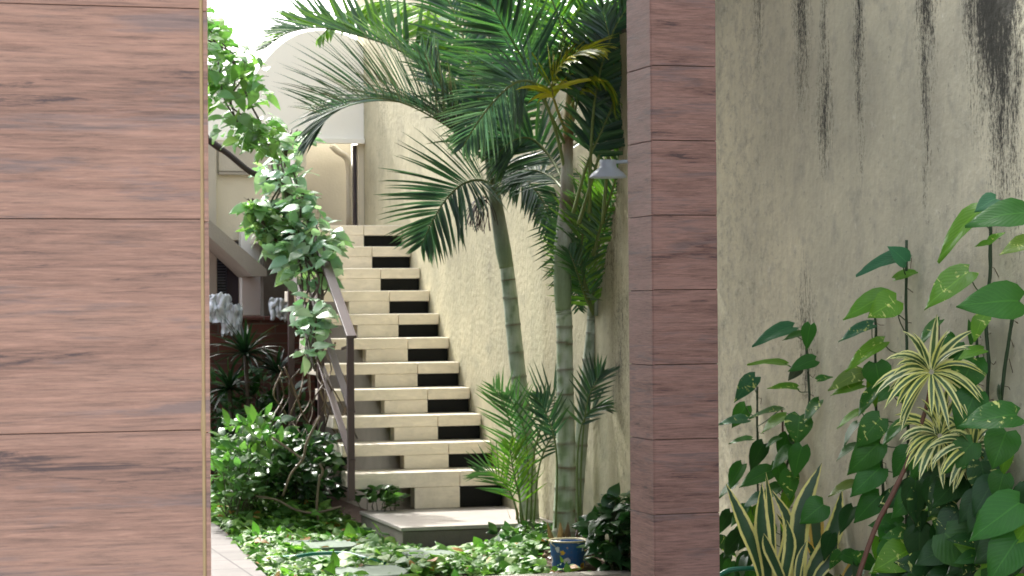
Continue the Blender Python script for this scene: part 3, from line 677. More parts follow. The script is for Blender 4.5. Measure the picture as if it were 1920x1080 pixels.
def frond(parent, pts, L=0.42, n=34, start=0.12, up=(0, 0, 1), facing=0.0, v=0.35, droop=0.22, wid=0.026, a0=65, a1=28, col=G_DARK, col2=None, prad=0.009, sides=(1, 1), pcol=(0.14, 0.19, 0.05), dead=False, curl=0.0, endw=0.45):
    path = catmull(pts, 48); P0 = len(path) - 1
    ra = MB(); ra.tube(path[::2], [prad * (1 - 0.82 * (i / (P0 / 2))) + 0.0012 for i in range(len(path[::2]))], 6, c=pcol)
    lf = MB(); Lr = sum((path[i + 1] - path[i]).length for i in range(P0))
    for k in range(n):
        t = start + (1 - start) * (k + 0.5) / n; u = t * P0; i = min(int(u), P0 - 1); p = path[i].lerp(path[i + 1], u - i)
        T = (path[min(i + 2, P0)] - path[max(i - 1, 0)]).normalized()
        U = Vector(up).lerp(TOCAM(p), facing); U = (U - T * U.dot(T)); U = U.normalized() if U.length > 1e-5 else T.orthogonal().normalized()
        q = (t - start) / (1 - start)
        ln = L * (0.45 + 0.55 * math.sin(math.pi * min(1, 0.18 + q * 0.82)) ** 0.7) * (1 - (1 - endw) * q ** 3)
        al = R(lerp(a0, a1, q ** 1.1))
        for sd_, on in ((-1, sides[0]), (1, sides[1])):
            if not on or random.random() < 0.03: continue
            S = T.cross(U) * sd_; a = al + R(random.uniform(-6, 6)); vv = v + random.uniform(-.12, .12)
            d = (T * math.cos(a) + (S * math.cos(vv) + U * math.sin(vv)) * math.sin(a)).normalized()
            l_ = ln * random.uniform(0.86, 1.08) * (on if on < 1 else 1); segs = 6; mid = []; wd = []; nr = []
            dr = droop * random.uniform(0.6, 1.4); c = p.copy(); dd = d.copy(); pts_n = (U * 0.8 + rv(0.22)).normalized()
            for s_ in range(segs + 1):
                mid.append(c.copy()); x = s_ / segs
                wd.append(wid * (0.35 + 2.1 * x if x < .22 else (1 - ((x - .22) / .78) ** 1.7)) * random.uniform(.97, 1.03) + 0.0008); nr.append(pts_n)
                dd = (dd + Vector((0, 0, -1)) * dr * (0.25 + x) / segs * 1.6 + T * curl / segs).normalized(); c = c + dd * (l_ / segs)
            cc = jit(col if col2 is None or random.random() < 0.6 else col2, 0.22)
            tip = tuple(cc[j] * 0.8 + (0.20, 0.13, 0.05)[j] * 0.12 for j in range(3)) if not dead else cc
            lf.strip(mid, wd, nr, 0.35, cc, tip)
    fr = ra.build('frond', 'stem', parent, smooth=True)
    fr['_w'] = (0, 0, 0)
    lf.build('leaflets', 'palm', fr, smooth=False)
    fr_loc(fr, parent)
def fr_loc(o, parent):
    o.location = -Vector(parent['_w'])

def trunk(parent, pts, radii, rings, cshaft=None, name='trunk', greens=((0.50, 0.57, 0.47), (0.27, 0.36, 0.24))):
    n = 150; path = catmull(pts, n); m = MB(); rad = []; cols = []
    nr_ = len(radii) - 1
    for i in range(n + 1):
        t = i / n; u = t * nr_; k = min(int(u), nr_ - 1); r_ = lerp(radii[k], radii[k + 1], u - k)
        d = min(abs(t - g) for g in rings); bump = math.exp(-(d / 0.0034) ** 2)
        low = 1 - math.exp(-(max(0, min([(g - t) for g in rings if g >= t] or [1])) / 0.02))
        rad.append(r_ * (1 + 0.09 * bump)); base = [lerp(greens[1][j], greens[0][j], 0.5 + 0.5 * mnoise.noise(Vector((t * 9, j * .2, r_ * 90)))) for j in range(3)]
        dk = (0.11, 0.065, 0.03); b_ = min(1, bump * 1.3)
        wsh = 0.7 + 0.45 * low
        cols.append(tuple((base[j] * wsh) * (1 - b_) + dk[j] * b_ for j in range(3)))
    m.tube(path, rad, 16, cols=cols)
    ph = [random.uniform(0, 6.28) for _ in rings]; tl = [random.uniform(.002, .006) for _ in rings]; wd_ = [random.uniform(.0022, .005) for _ in rings]; st_r = [random.uniform(.5, 1.0) for _ in rings]
    for i in range(n + 1):
        for k in range(16):
            t = i / n; a_ = 2 * math.pi * k / 16; best = 0; blo = 1
            for g_, p_, q_, w_, s_ in zip(rings, ph, tl, wd_, st_r):
                dd_ = t - (g_ + q_ * math.sin(a_ + p_)); e_ = math.exp(-(dd_ / w_) ** 2) * s_
                if e_ > best: best = e_
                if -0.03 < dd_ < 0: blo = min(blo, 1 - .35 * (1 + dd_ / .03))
            j_ = i * 16 + k; lich = mnoise.noise(Vector((math.cos(a_) * 1.5, math.sin(a_) * 1.5, t * 22 + ph[0])))
            b0 = [lerp(greens[1][q], greens[0][q], min(1, max(0, .5 + .9 * lich))) * blo for q in range(3)]
            if lich < -.34: b0 = [b0[0] * .72, b0[1] * .76, b0[2] * .68]
            m.c[j_] = tuple(b0[q] * (1 - best) + (0.13, 0.075, 0.035)[q] * best for q in range(3))
    o = m.build(name, 'bark', parent, smooth=True); return o

def crownshaft(parent, pts, radii, cols):
    path = catmull(pts, 40); n = len(path) - 1; m = MB(); rr_ = []; cc = []
    for i in range(n + 1):
        u = i / n * (len(radii) - 1); k = min(int(u), len(radii) - 2); rr_.append(lerp(radii[k], radii[k + 1], u - k))
        cc.append(tuple(lerp(cols[k][j], cols[k + 1][j], u - k) for j in range(3)))
    m.tube(path, rr_, 14, cols=cc); m.build('crownshaft', 'bark', parent, smooth=True)

def roots(parent, c, r, D=0):
    m = MB()
    for k in range(26):
        a = random.uniform(0, 6.28); b_ = Vector((c.x + r * .8 * math.cos(a), c.y + r * .8 * math.sin(a), c.z + random.uniform(.02, .12)))
        e = Vector((c.x + r * 1.8 * math.cos(a), c.y + r * 1.8 * math.sin(a), gh(c.x, c.y) - 0.03)); m.tube([b_, b_.lerp(e, .5) + Vector((0, 0, .01)), e], [.007, .006, .004], 5, c=(0.08, 0.05, 0.035))
    m.build('roots', 'bark', parent, smooth=True)
    m = MB()
    for k in range(7):     # dry sheaths at the foot
        a = random.uniform(0, 6.28); b_ = Vector((c.x + r * math.cos(a), c.y + r * math.sin(a), c.z + 0.0)); mid = []
        for s_ in range(5): mid.append(b_ + Vector((math.cos(a) * .02 * s_, math.sin(a) * .02 * s_, .05 * s_)))
        m.strip(mid, [.05, .06, .05, .03, .004], [Vector((math.cos(a), math.sin(a), .2))] * 5, 0.3, (0.14, 0.08, 0.06))
    m.build('dry_sheath', 'leaf', parent)

def PP(lst, D): return [P(x, y, D if len(q) == 0 else q[0]) for (x, y, *q) in lst]
GRP = 'feather palms against the plaster wall'
# left palm
D1 = 14.15
b1 = P(994, 1018, D1); p1 = thing('palm_tree', (b1.x, b1.y, gh(b1.x, b1.y)), 'leaning feather palm nearest the stairs, its grey-green ringed trunk bending left', 'palm tree', GRP)
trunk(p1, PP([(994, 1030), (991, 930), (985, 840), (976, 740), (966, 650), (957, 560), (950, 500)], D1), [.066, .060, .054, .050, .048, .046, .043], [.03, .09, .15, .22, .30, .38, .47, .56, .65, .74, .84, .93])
crownshaft(p1, PP([(950, 502), (944, 470), (936, 420), (928, 370), (920, 320), (912, 270)], D1), [.045, .050, .046, .040, .030, .016], [(0.22, 0.29, 0.16), (0.20, 0.27, 0.17), (0.27, 0.31, 0.25), (0.20, 0.22, 0.12), (0.12, 0.17, 0.06), (0.09, 0.15, 0.05)])
m = MB()
for k in range(34):       # dry flower stalks
    b_ = P(905 + random.uniform(-6, 8), 372 + random.uniform(-6, 6), D1 - 0.04); pp = [b_]; d = Vector((random.uniform(-.8, .2), random.uniform(-.3, .3), random.uniform(-.2, .3)))
    for s_ in range(6): d = d + Vector((random.uniform(-.4, .4), random.uniform(-.3, .3), -0.45)); pp.append(pp[-1] + d.normalized() * 0.035)
    m.tube(pp, 0.0028, 4, c=(0.06, 0.035, 0.03))
m.build('dry_flower_stalk', 'bark', p1)
roots(p1, P(994, 1015, D1), 0.062)
# F1: great arching frond towards the left
frond(p1, PP([(908, 300), (880, 268, 14.1), (830, 222, 14.0), (760, 193, 13.95), (690, 190, 13.9), (625, 212, 13.85), (575, 268, 13.8)], D1), L=0.56, n=58, start=0.10, v=0.10, droop=0.34, wid=0.036, a0=50, a1=14, col=G_DARK, col2=G_BLUE, up=(0.1, -0.25, 1), curl=0.5)
frond(p1, PP([(905, 300), (872, 262, 14.0), (815, 222, 13.8), (745, 190, 13.7), (680, 186, 13.6), (600, 215, 13.5)], D1), L=0.70, n=56, start=0.2, v=1.1, droop=0.06, wid=0.019, a0=38, a1=52, col=(0.05, 0.11, 0.085), col2=(0.10, 0.10, 0.08), up=(-0.1, -0.5, 1), curl=0.25, sides=(1, 1), prad=.006, endw=.85)
# F2: lower drooping frond
frond(p1, PP([(930, 350), (900, 338, 14.0), (868, 345, 13.9), (838, 372, 13.85), (812, 412, 13.8), (790, 460, 13.8)], D1), L=0.50, n=50, start=0.12, v=0.35, droop=0.10, wid=0.020, a0=68, a1=36, col=G_DARK, col2=G_BLUE, up=(0.2, -0.55, 0.8), facing=0.3, curl=0.1)
# F3: right-going frond
frond(p1, PP([(918, 315), (955, 318, 14.0), (1000, 352, 13.9), (1030, 405, 13.8), (1048, 470, 13.7)], D1), L=0.28, n=40, start=0.08, v=0.15, droop=0.25, wid=0.026, a0=62, a1=30, col=G_DARK, up=(0, -0.5, 1), facing=0.3)
# F5: top frond following the arch
frond(p1, PP([(900, 280), (860, 205, 14.3), (800, 130, 14.5), (735, 88, 14.6), (670, 66, 14.7), (600, 52, 14.8), (540, 62, 14.9), (495, 92, 15)], D1), L=0.50, n=60, start=0.10, v=0.75, droop=-0.02, wid=0.032, a0=62, a1=22, col=G_MID, col2=G_LIGHT, up=(0, -0.7, 1), sides=(1, 1))
frond(p1, PP([(905, 260), (890, 180, 14.3), (860, 95, 14.5), (815, 30, 14.7), (760, 5, 14.9), (700, 5, 15.0), (640, 30, 15.0), (600, 70, 15)], D1), L=0.40, n=26, start=0.25, v=-0.4, droop=0.5, wid=0.068, a0=75, a1=45, col=(0.17, 0.31, 0.035), col2=G_LIGHT, facing=0.2)
# crown filling
frond(p1, PP([(912, 290), (890, 250), (855, 200, 13.9), (820, 150, 13.8), (790, 90, 13.8)], D1), L=0.42, n=36, v=0.1, droop=0.3, col=G_DARK, col2=G_BLUE, facing=0.4, wid=.020)
frond(p1, PP([(915, 290), (900, 200), (880, 110, 14.2), (850, 20, 14.3), (800, -60, 14.4)], D1), L=0.46, n=40, v=0.0, droop=0.35, col=G_MID, col2=G_DARK, facing=0.6, wid=.025)
frond(p1, PP([(918, 285), (925, 200), (925, 110, 14.4), (900, 20, 14.5), (850, -50, 14.5)], D1), L=0.5, n=40, v=0.0, droop=0.3, col=G_DARK, col2=G_MID, facing=0.5, wid=.025)
frond(p1, PP([(920, 300), (945, 240), (960, 160, 14.3), (990, 70, 14.4), (1040, -10, 14.4)], D1), L=0.5, n=40, v=0.1, droop=0.25, col=G_MID, col2=G_DARK, facing=0.6, wid=.025)

# middle palm
D2 = 13.0
b2 = P(1058, 1040, D2); p2 = thing('palm_tree', (b2.x, b2.y, gh(b2.x, b2.y)), 'tallest feather palm with a straight green and white trunk behind the blue bucket', 'palm tree', GRP)
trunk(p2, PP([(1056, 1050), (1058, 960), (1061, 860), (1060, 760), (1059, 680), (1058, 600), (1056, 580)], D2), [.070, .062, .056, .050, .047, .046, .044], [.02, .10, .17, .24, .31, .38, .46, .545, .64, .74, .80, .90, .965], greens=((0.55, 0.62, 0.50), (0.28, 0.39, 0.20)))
crownshaft(p2, PP([(1056, 582), (1055, 540), (1054, 480), (1058, 430), (1063, 380), (1063, 320), (1065, 260), (1068, 200), (1070, 160)], D2), [.045, .052, .052, .047, .042, .036, .032, .030, .02], [(0.24, 0.33, 0.17), (0.23, 0.32, 0.17), (0.27, 0.35, 0.22), (0.45, 0.48, 0.42), (0.16, 0.12, 0.07), (0.48, 0.48, 0.40), (0.20, 0.11, 0.05), (0.40, 0.34, 0.18), (0.30, 0.28, 0.10)])
roots(p2, P(1058, 1040, D2), 0.065)
# F4: feathery frond facing the viewer
frond(p2, PP([(1062, 330), (1040, 240, 12.9), (1010, 165, 12.7), (975, 152, 12.6), (935, 180, 12.55), (895, 230, 12.5), (868, 275, 12.5)], D2), L=0.36, n=56, start=0.36, v=-0.15, droop=0.25, wid=0.0145, a0=70, a1=25, col=(0.12, 0.21, 0.17), col2=G_BLUE, facing=0.75, pcol=(0.2, 0.26, 0.08))
# yellow frond
frond(p2, PP([(1066, 260), (1045, 205, 12.8), (1035, 165, 12.75), (1050, 125, 12.7), (1085, 100, 12.65), (1125, 92, 12.6)], D2), L=0.36, n=40, start=0.30, v=0.1, droop=0.45, wid=0.026, a0=65, a1=25, col=G_YEL, col2=(0.22, 0.27, 0.03), facing=0.3, pcol=(0.3, 0.28, 0.05))
frond(p2, PP([(1068, 250), (1075, 190, 12.9), (1100, 150, 12.85), (1135, 150, 12.8), (1160, 190, 12.8)], D2), L=0.34, n=38, start=0.25, v=0.1, droop=0.5, wid=0.026, a0=65, a1=25, col=(0.42, 0.45, 0.04), col2=G_LIGHT, facing=0.3, pcol=(0.3, 0.28, 0.05))
frond(p2, PP([(1064, 280), (1030, 210, 12.9), (985, 120, 12.9), (945, 50, 12.8), (905, -20, 12.8)], D2), L=0.46, n=44, start=0.30, v=0.0, droop=0.12, wid=0.024, a0=60, a1=30, col=G_DARK, col2=G_MID, facing=0.75, pcol=(0.12, 0.2, 0.05))
frond(p2, PP([(1066, 270), (1070, 170, 13.1), (1060, 80, 13.1), (1035, 0, 13.1), (1000, -60, 13.1)], D2), L=0.48, n=40, start=0.25, v=0.0, droop=0.25, wid=0.022, col=G_MID, col2=G_LIGHT, facing=0.6)
frond(p2, PP([(1067, 270), (1085, 170, 13.2), (1105, 80, 13.2), (1130, 0, 13.2), (1165, -60, 13.2)], D2), L=0.48, n=40, start=0.25, v=0.0, droop=0.2, wid=0.022, col=G_MID, col2=G_LIGHT, facing=0.6)
frond(p2, PP([(1060, 350), (1035, 300, 13.2), (1000, 262, 13.3), (965, 262, 13.3), (930, 290, 13.3)], D2), L=0.40, n=44, start=0.2, v=0.0, droop=0.45, wid=0.024, col=G_DARK, col2=G_MID, facing=0.8)
frond(p2, PP([(1060, 360), (1030, 330, 13.4), (990, 320, 13.5), (960, 350, 13.5)], D2), L=0.36, n=32, start=0.15, v=0.0, droop=0.5, wid=0.022, col=G_DARK, col2=G_MID, facing=0.4)
frond(p2, PP([(1062, 340), (1058, 390, 13.25), (1062, 450, 13.3), (1075, 520, 13.3), (1085, 580, 13.25)], D2), L=0.24, n=34, start=0.15, v=0.0, droop=0.0, wid=0.016, col=G_DARK, facing=0.8, a0=80, a1=40)

# rear palm
D3 = 13.12
b3 = P(1076, 1035, 13.25); p3 = thing('palm_tree', (b3.x, b3.y, gh(b3.x, b3.y)), 'thin grey feather palm trunk behind the tall one, tight against the wall', 'palm tree', GRP)
trunk(p3, PP([(1076, 1045), (1080, 950), (1088, 850), (1096, 760), (1103, 690), (1110, 620), (1112, 590)], 13.22), [.044, .040, .038, .036, .036, .034, .034], [.05, .15, .25, .36, .47, .58, .70, .82, .94], greens=((0.42, 0.46, 0.38), (0.25, 0.31, 0.21)))
crownshaft(p3, PP([(1112, 592), (1113, 565), (1110, 535), (1107, 500)], 13.15), [.036, .034, .026, .014], [(0.2, 0.25, 0.15), (0.38, 0.40, 0.33), (0.2, 0.24, 0.12), (0.12, 0.2, 0.06)])
frond(p3, PP([(1112, 585), (1112, 540, 13.1), (1118, 480, 13.0), (1140, 410, 12.9), (1165, 340, 12.8), (1182, 280, 12.75)], D3), L=0.32, n=44, start=0.08, v=0.0, droop=0.06, wid=0.017, a0=60, a1=30, col=G_MID, col2=G_LIGHT, facing=0.8)
frond(p3, PP([(1112, 590), (1100, 540, 13.05), (1085, 470, 13.0), (1085, 400, 13.0), (1110, 330, 12.95)], D3), L=0.30, n=40, start=0.08, v=0.0, droop=0.1, wid=0.015, a0=60, a1=30, col=G_MID, col2=G_LIGHT, facing=0.7)
frond(p3, PP([(1110, 585), (1092, 540, 13.0), (1078, 500, 12.95), (1066, 470, 12.95)], D3), L=0.22, n=20, start=0.15, v=0.2, droop=0.15, wid=0.013, col=G_MID, facing=0.4)
for pts, L_ in (([(1075, 400), (1100, 310), (1135, 230), (1180, 120)], .34), ([(1085, 420), (1112, 330), (1150, 190), (1168, 60)], .40), ([(1130, 420), (1140, 300), (1150, 210), (1150, 110), (1130, 20)], .40), ([(1105, 400), (1108, 280), (1118, 170), (1145, 70), (1185, 0)], .40)):
    frond(p3, PP(pts, 12.75), L=L_, n=34, start=0.42, v=0.0, droop=0.28, wid=0.026, a0=60, a1=30, col=G_DARK, col2=G_MID, facing=0.45, pcol=(0.16, 0.22, 0.05), prad=.010)

frond(p3, PP([(1112, 480), (1128, 420, 12.9), (1150, 350, 12.8), (1172, 270, 12.75), (1185, 200, 12.7)], 12.95), L=.30, n=40, start=0.1, v=0.1, droop=0.3, wid=0.016, col=G_MID, col2=G_LIGHT, facing=0.7)
frond(p3, PP([(1100, 560), (1090, 480, 13.0), (1098, 420, 12.95), (1125, 370, 12.9)], 13.05), L=.26, n=36, start=0.1, v=0.1, droop=0.3, wid=0.014, col=G_LIGHT, col2=G_MID, facing=0.7)

# young palms at the foot
yp = thing('young_palm', tuple(P(975, 1010, 14.0)), 'clump of young palm shoots between the stair slab and the trunks', 'palm', 'young palm shoots')
for pts, L_, c_ in (([(978, 1000), (972, 900), (962, 820), (945, 760), (925, 725)], .24, G_MID), ([(985, 1000), (990, 900), (985, 820), (970, 770), (950, 740)], .22, G_MID),
                    ([(995, 980), (1000, 860), (1022, 780), (1045, 740), (1075, 720)], .26, G_DARK), ([(975, 990), (960, 930), (930, 890), (895, 885)], .22, G_MID), ([(1000, 990), (1010, 880), (1035, 820), (1075, 800), (1110, 805)], .20, G_DARK),
                    ([(985, 1000), (975, 940), (962, 880), (955, 830)], .20, G_LIGHT)):
    frond(yp, PP(pts, 13.75 + random.uniform(-.05, .05)), L=L_ * 1.2, n=17, start=0.30, v=0.3, droop=0.06, wid=0.014, a0=58, a1=26, col=c_, facing=0.55, prad=.006, pcol=(0.13, 0.2, 0.05))
yp2 = thing('young_palm', tuple(P(1092, 1010, 12.9)), 'young palm leaves sprouting right of the tall trunk', 'palm', 'young palm shoots')
for pts, L_ in (([(1042, 990), (1044, 860), (1030, 790), (1005, 740)], .20), ([(1088, 1000), (1090, 860), (1100, 760), (1118, 715), (1130, 700)], .20), ([(1086, 1000), (1082, 880), (1090, 800), (1112, 765), (1135, 765)], .17)):
    frond(yp2, PP(pts, 12.85), L=L_, n=15, start=0.50, v=0.4, droop=0.1, wid=0.018, a0=55, a1=22, col=G_DARK, col2=G_MID, facing=0.5, prad=.006, pcol=(0.13, 0.2, 0.05))

# ------------------------------------------------------------------ creepers
CR = (0.10, 0.20, 0.085); CRL = (0.20, 0.34, 0.10)
def creeper(name, label, cat, path, D_, spread, count, size, cols=(CR, CRL), stems=5, sag=0.06, heart_=True, mat='leaf', lw=.62):
    """path: list of (x, y, half spread in px); leaves scattered about it in depth too"""
    DD = D_ if callable(D_) else (lambda yy: D_)
    base = P(path[-1][0], path[-1][1], DD(path[-1][1]))
    t = thing(name, tuple(base), label, cat)
    st_ = MB()
    for k in range(stems):
        pts = [P(x + random.uniform(-.5, .5) * s_, y + random.uniform(-.3, .3) * 20, DD(y) + random.uniform(-.06, .06)) for x, y, s_ in path]
        st_.tube(catmull(pts, 8 * len(pts)), [0.005 + 0.004 * random.random()] * (8 * len(pts) + 1), 5, c=(0.10, 0.075, 0.05))
    lf = MB(); n = len(path) - 1
    wts = [0.5 * (path[i][2] + path[i + 1][2]) * math.hypot(path[i + 1][0] - path[i][0], path[i + 1][1] - path[i][1]) for i in range(n)]; tot = sum(wts)
    for i in range(n):
        for k in range(int(count * wts[i] / tot)):
            u = random.random(); x = lerp(path[i][0], path[i + 1][0], u); y = lerp(path[i][1], path[i + 1][1], u); sp = lerp(path[i][2], path[i + 1][2], u)
            clump = mnoise.noise(Vector((x * .03, y * .03, 5)))
            if clump < -0.12: continue
            a = random.uniform(0, 6.28); rr_ = math.sqrt(random.random()) * sp; D = DD(y)
            c = P(x + rr_ * math.cos(a), y + rr_ * .6 * math.sin(a), D + random.uniform(-1, 1) * spread)
            d = Vector((random.gauss(0, 1), random.gauss(0, 1), random.gauss(-0.35, .5))).normalized()
            nn = Vector((random.gauss(0, .45), random.gauss(-.35, .45), 1)).normalized()
            L_ = size * random.uniform(.55, 1.25); cc = jit(cols[0] if random.random() < .62 else cols[1], .25)
            if abs(nn.dot(d)) > .95: continue
            lf.heart(c, c + d * L_, nn, L_ * lw * random.uniform(.85, 1.15), cc, curl=.25, heart=heart_)
            if random.random() < .35: st_.tube([c, c - d * L_ * .5 + Vector((0, 0, -.02))], .0018, 4, c=(0.12, 0.14, 0.05))
    st_.build('stems', 'bark', t, smooth=True); lf.build('leaves', mat, t, smooth=True)
    return t
creeper('creeper', 'broad-leaved green creeper climbing the stair handrail', 'creeper',
        [(548, 248, 36), (525, 295, 52), (535, 340, 44), (535, 385, 66), (552, 430, 76), (588, 480, 62), (590, 530, 60), (582, 590, 42), (585, 650, 26), (588, 690, 16)], lambda yy: 16.35 - (yy - 250) / 400 * 1.45, .20, 760, .13, cols=((0.25, 0.40, 0.26), (0.45, 0.60, 0.46)), stems=9)
creeper('creeper', 'pale cluster of creeper leaves sticking out left of the handrail', 'creeper', [(470, 378, 12), (495, 405, 34), (505, 440, 30), (520, 455, 14)], 15.7, .12, 110, .13, cols=((0.24, 0.40, 0.19), (0.30, 0.46, 0.2)), stems=3)
creeper('leafy_branch', 'bright leafy branches hanging over the left pillar edge against the sky', 'tree',
        [(350, 20, 30), (400, 70, 44), (440, 125, 62), (445, 190, 66), (465, 240, 56), (500, 270, 36)], 15.2, .4, 620, .12, cols=((0.15, 0.30, 0.09), (0.28, 0.48, 0.15)), stems=4)
creeper('leafy_branch', 'unseen leafy boughs added above the shuttered house for shade', 'tree', [(100, -120, 90), (250, -120, 110), (360, -140, 70)], 19.6, .5, 900, .16, cols=((0.10, 0.22, 0.06), (0.18, 0.34, 0.09)), stems=5)  # boughs added out of view to shade the plants by the brick wall
tb = thing('climber_trunk', tuple(P(470, 330, 16.2)), 'dark slanting branch crossing in front of the cream wall', 'branch')
m = MB(); m.tube(catmull(PP([(350, 228), (395, 265), (430, 290), (470, 322), (520, 345), (560, 400)], 16.2), 30), [.026] * 10 + [.022] * 10 + [.018] * 11, 8, c=(0.05, 0.035, 0.03)); m.build('limb', 'bark', tb, smooth=True)
tb2 = thing('dry_vines', tuple(P(560, 860, 15.4)), 'tangle of bare brown vine stems hanging below the creeper', 'vine')
m = MB()
for k in range(15):
    x = random.uniform(520, 630); y = random.uniform(640, 720); pts = []; xx = x
    for s_ in range(5): pts.append(P(xx, y, 15.4 + random.uniform(-.2, .25))); y += random.uniform(30, 55); xx += random.uniform(-28, 24)
    m.tube(catmull(pts, 16), random.uniform(.003, .007), 5, c=random.choice([(0.16, 0.11, 0.07), (0.10, 0.07, 0.045), (0.22, 0.17, 0.11)]))
for pts in ([(600, 780), (575, 830), (568, 860), (545, 890), (530, 930)], [(510, 820), (545, 845), (568, 862)], [(480, 930), (520, 938), (552, 955), (590, 962), (640, 950)], [(600, 890), (596, 920), (594, 960), (600, 985)], [(598, 900), (605, 885), (600, 870)]):
    m.tube(catmull(PP(pts, 14.7), 20), .008, 6, c=(0.24, 0.19, 0.13))
m.build('stems', 'bark', tb2, smooth=True)

# bushes and shade plants at the left
def bush(name, label, cat, cx, cy, rx, ry, D, depth, count, size, cols, heart_=False, lw=.5, upb=.3, group=None):
    t = thing(name, tuple(P(cx, cy + ry, D)), label, cat, group); lf = MB(); st_ = MB(); foot = P(cx, cy + ry, D); foot.z = 0.0
    for k in range(count):
        while True:
            a, b_, c_ = random.uniform(-1, 1), random.uniform(-1, 1), random.uniform(-1, 1)
            if a * a + b_ * b_ + c_ * c_ < 1 and mnoise.noise(Vector((a * 2.2 + cx, b_ * 2.2, c_ * 2.2 + cy))) > -.25: break
        p = P(cx + a * rx, cy + b_ * ry, D + c_ * depth)
        if p.z < 0.03: p.z = 0.03 + random.random() * .05
        d = (Vector((a * .8, c_ * .8, 0)) + Vector((random.gauss(0, .6), random.gauss(-.15, .6), random.gauss(upb, .5)))).normalized()
        nn = Vector((random.gauss(0, .5), random.gauss(-.3, .5), 1)).normalized()
        if abs(nn.dot(d)) > .95: continue
        L_ = size * random.uniform(.6, 1.25); lf.heart(p, p + d * L_, nn, L_ * lw, jit(random.choice(cols), .25), curl=.3, heart=heart_)
        if k % 9 == 0: st_.tube([foot + Vector((random.uniform(-.1, .1), random.uniform(-.1, .1), 0)), foot.lerp(p, .5) + rv(.05), p], [.005, .004, .002], 4, c=(0.10, 0.10, 0.05))
    st_.build('stems', 'stem', t, smooth=True); lf.build('leaves', 'leaf', t, smooth=True)
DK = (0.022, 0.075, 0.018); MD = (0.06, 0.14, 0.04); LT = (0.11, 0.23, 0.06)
bush('shrub', 'loose light-leaved shrub growing beneath the hanging vine stems', 'shrub', 478, 850, 78, 75, 15.2, .5, 420, .12, (LT, LT, MD, (0.17, 0.33, 0.09)), lw=.42, upb=.5)
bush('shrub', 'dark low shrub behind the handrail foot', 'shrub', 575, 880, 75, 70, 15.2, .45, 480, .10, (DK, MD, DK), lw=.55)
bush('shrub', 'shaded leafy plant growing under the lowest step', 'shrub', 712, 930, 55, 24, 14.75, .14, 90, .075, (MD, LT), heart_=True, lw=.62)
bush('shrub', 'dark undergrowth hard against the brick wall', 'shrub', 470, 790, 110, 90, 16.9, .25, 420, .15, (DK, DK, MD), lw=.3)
bush('shrub', 'low seedlings and weeds around the foot of the leaning palm', 'shrub', 985, 1010, 60, 26, 13.5, .25, 150, .075, (MD, LT, DK), lw=.5)
bush('shrub', 'tall pale weeds growing out of the ground cover at the pillar edge', 'shrub', 440, 900, 60, 60, 14.9, .3, 260, .10, (LT, (0.18, 0.36, 0.12)), lw=.5, upb=.6)
bush('pothos_bush', 'dark heart-leaved bush filling the corner between palms and slim pillar', 'bush', 1158, 1000, 52, 85, 12.35, .16, 230, .105, (DK, MD, (0.03, 0.09, 0.03)), heart_=True, lw=.68)

# spiky dark dracaenas before the brick wall
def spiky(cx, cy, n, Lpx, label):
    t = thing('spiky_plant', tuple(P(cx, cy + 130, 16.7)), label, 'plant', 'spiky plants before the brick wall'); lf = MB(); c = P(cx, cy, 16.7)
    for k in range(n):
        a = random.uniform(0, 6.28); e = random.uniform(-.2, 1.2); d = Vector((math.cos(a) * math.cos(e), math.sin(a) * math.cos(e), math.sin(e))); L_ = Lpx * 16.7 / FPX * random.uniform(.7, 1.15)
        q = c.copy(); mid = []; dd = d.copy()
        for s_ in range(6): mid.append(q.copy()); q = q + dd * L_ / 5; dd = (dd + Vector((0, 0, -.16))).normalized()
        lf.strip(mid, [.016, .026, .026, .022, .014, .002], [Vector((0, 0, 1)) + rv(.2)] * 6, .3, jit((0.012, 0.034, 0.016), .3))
    s_ = MB(); f = Vector((c.x, c.y, 0)); s_.tube([f, f.lerp(c, .5) + Vector((.03, 0, 0)), c], [.022, .018, .016], 8, c=(0.08, 0.06, 0.04))
    s_.build('stem', 'bark', t, smooth=True); lf.build('leaves', 'leaf', t)
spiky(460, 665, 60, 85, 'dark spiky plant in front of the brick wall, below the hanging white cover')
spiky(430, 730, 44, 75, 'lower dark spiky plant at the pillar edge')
spiky(520, 700, 40, 70, 'dark spiky plant half hidden behind the hanging vine stems')

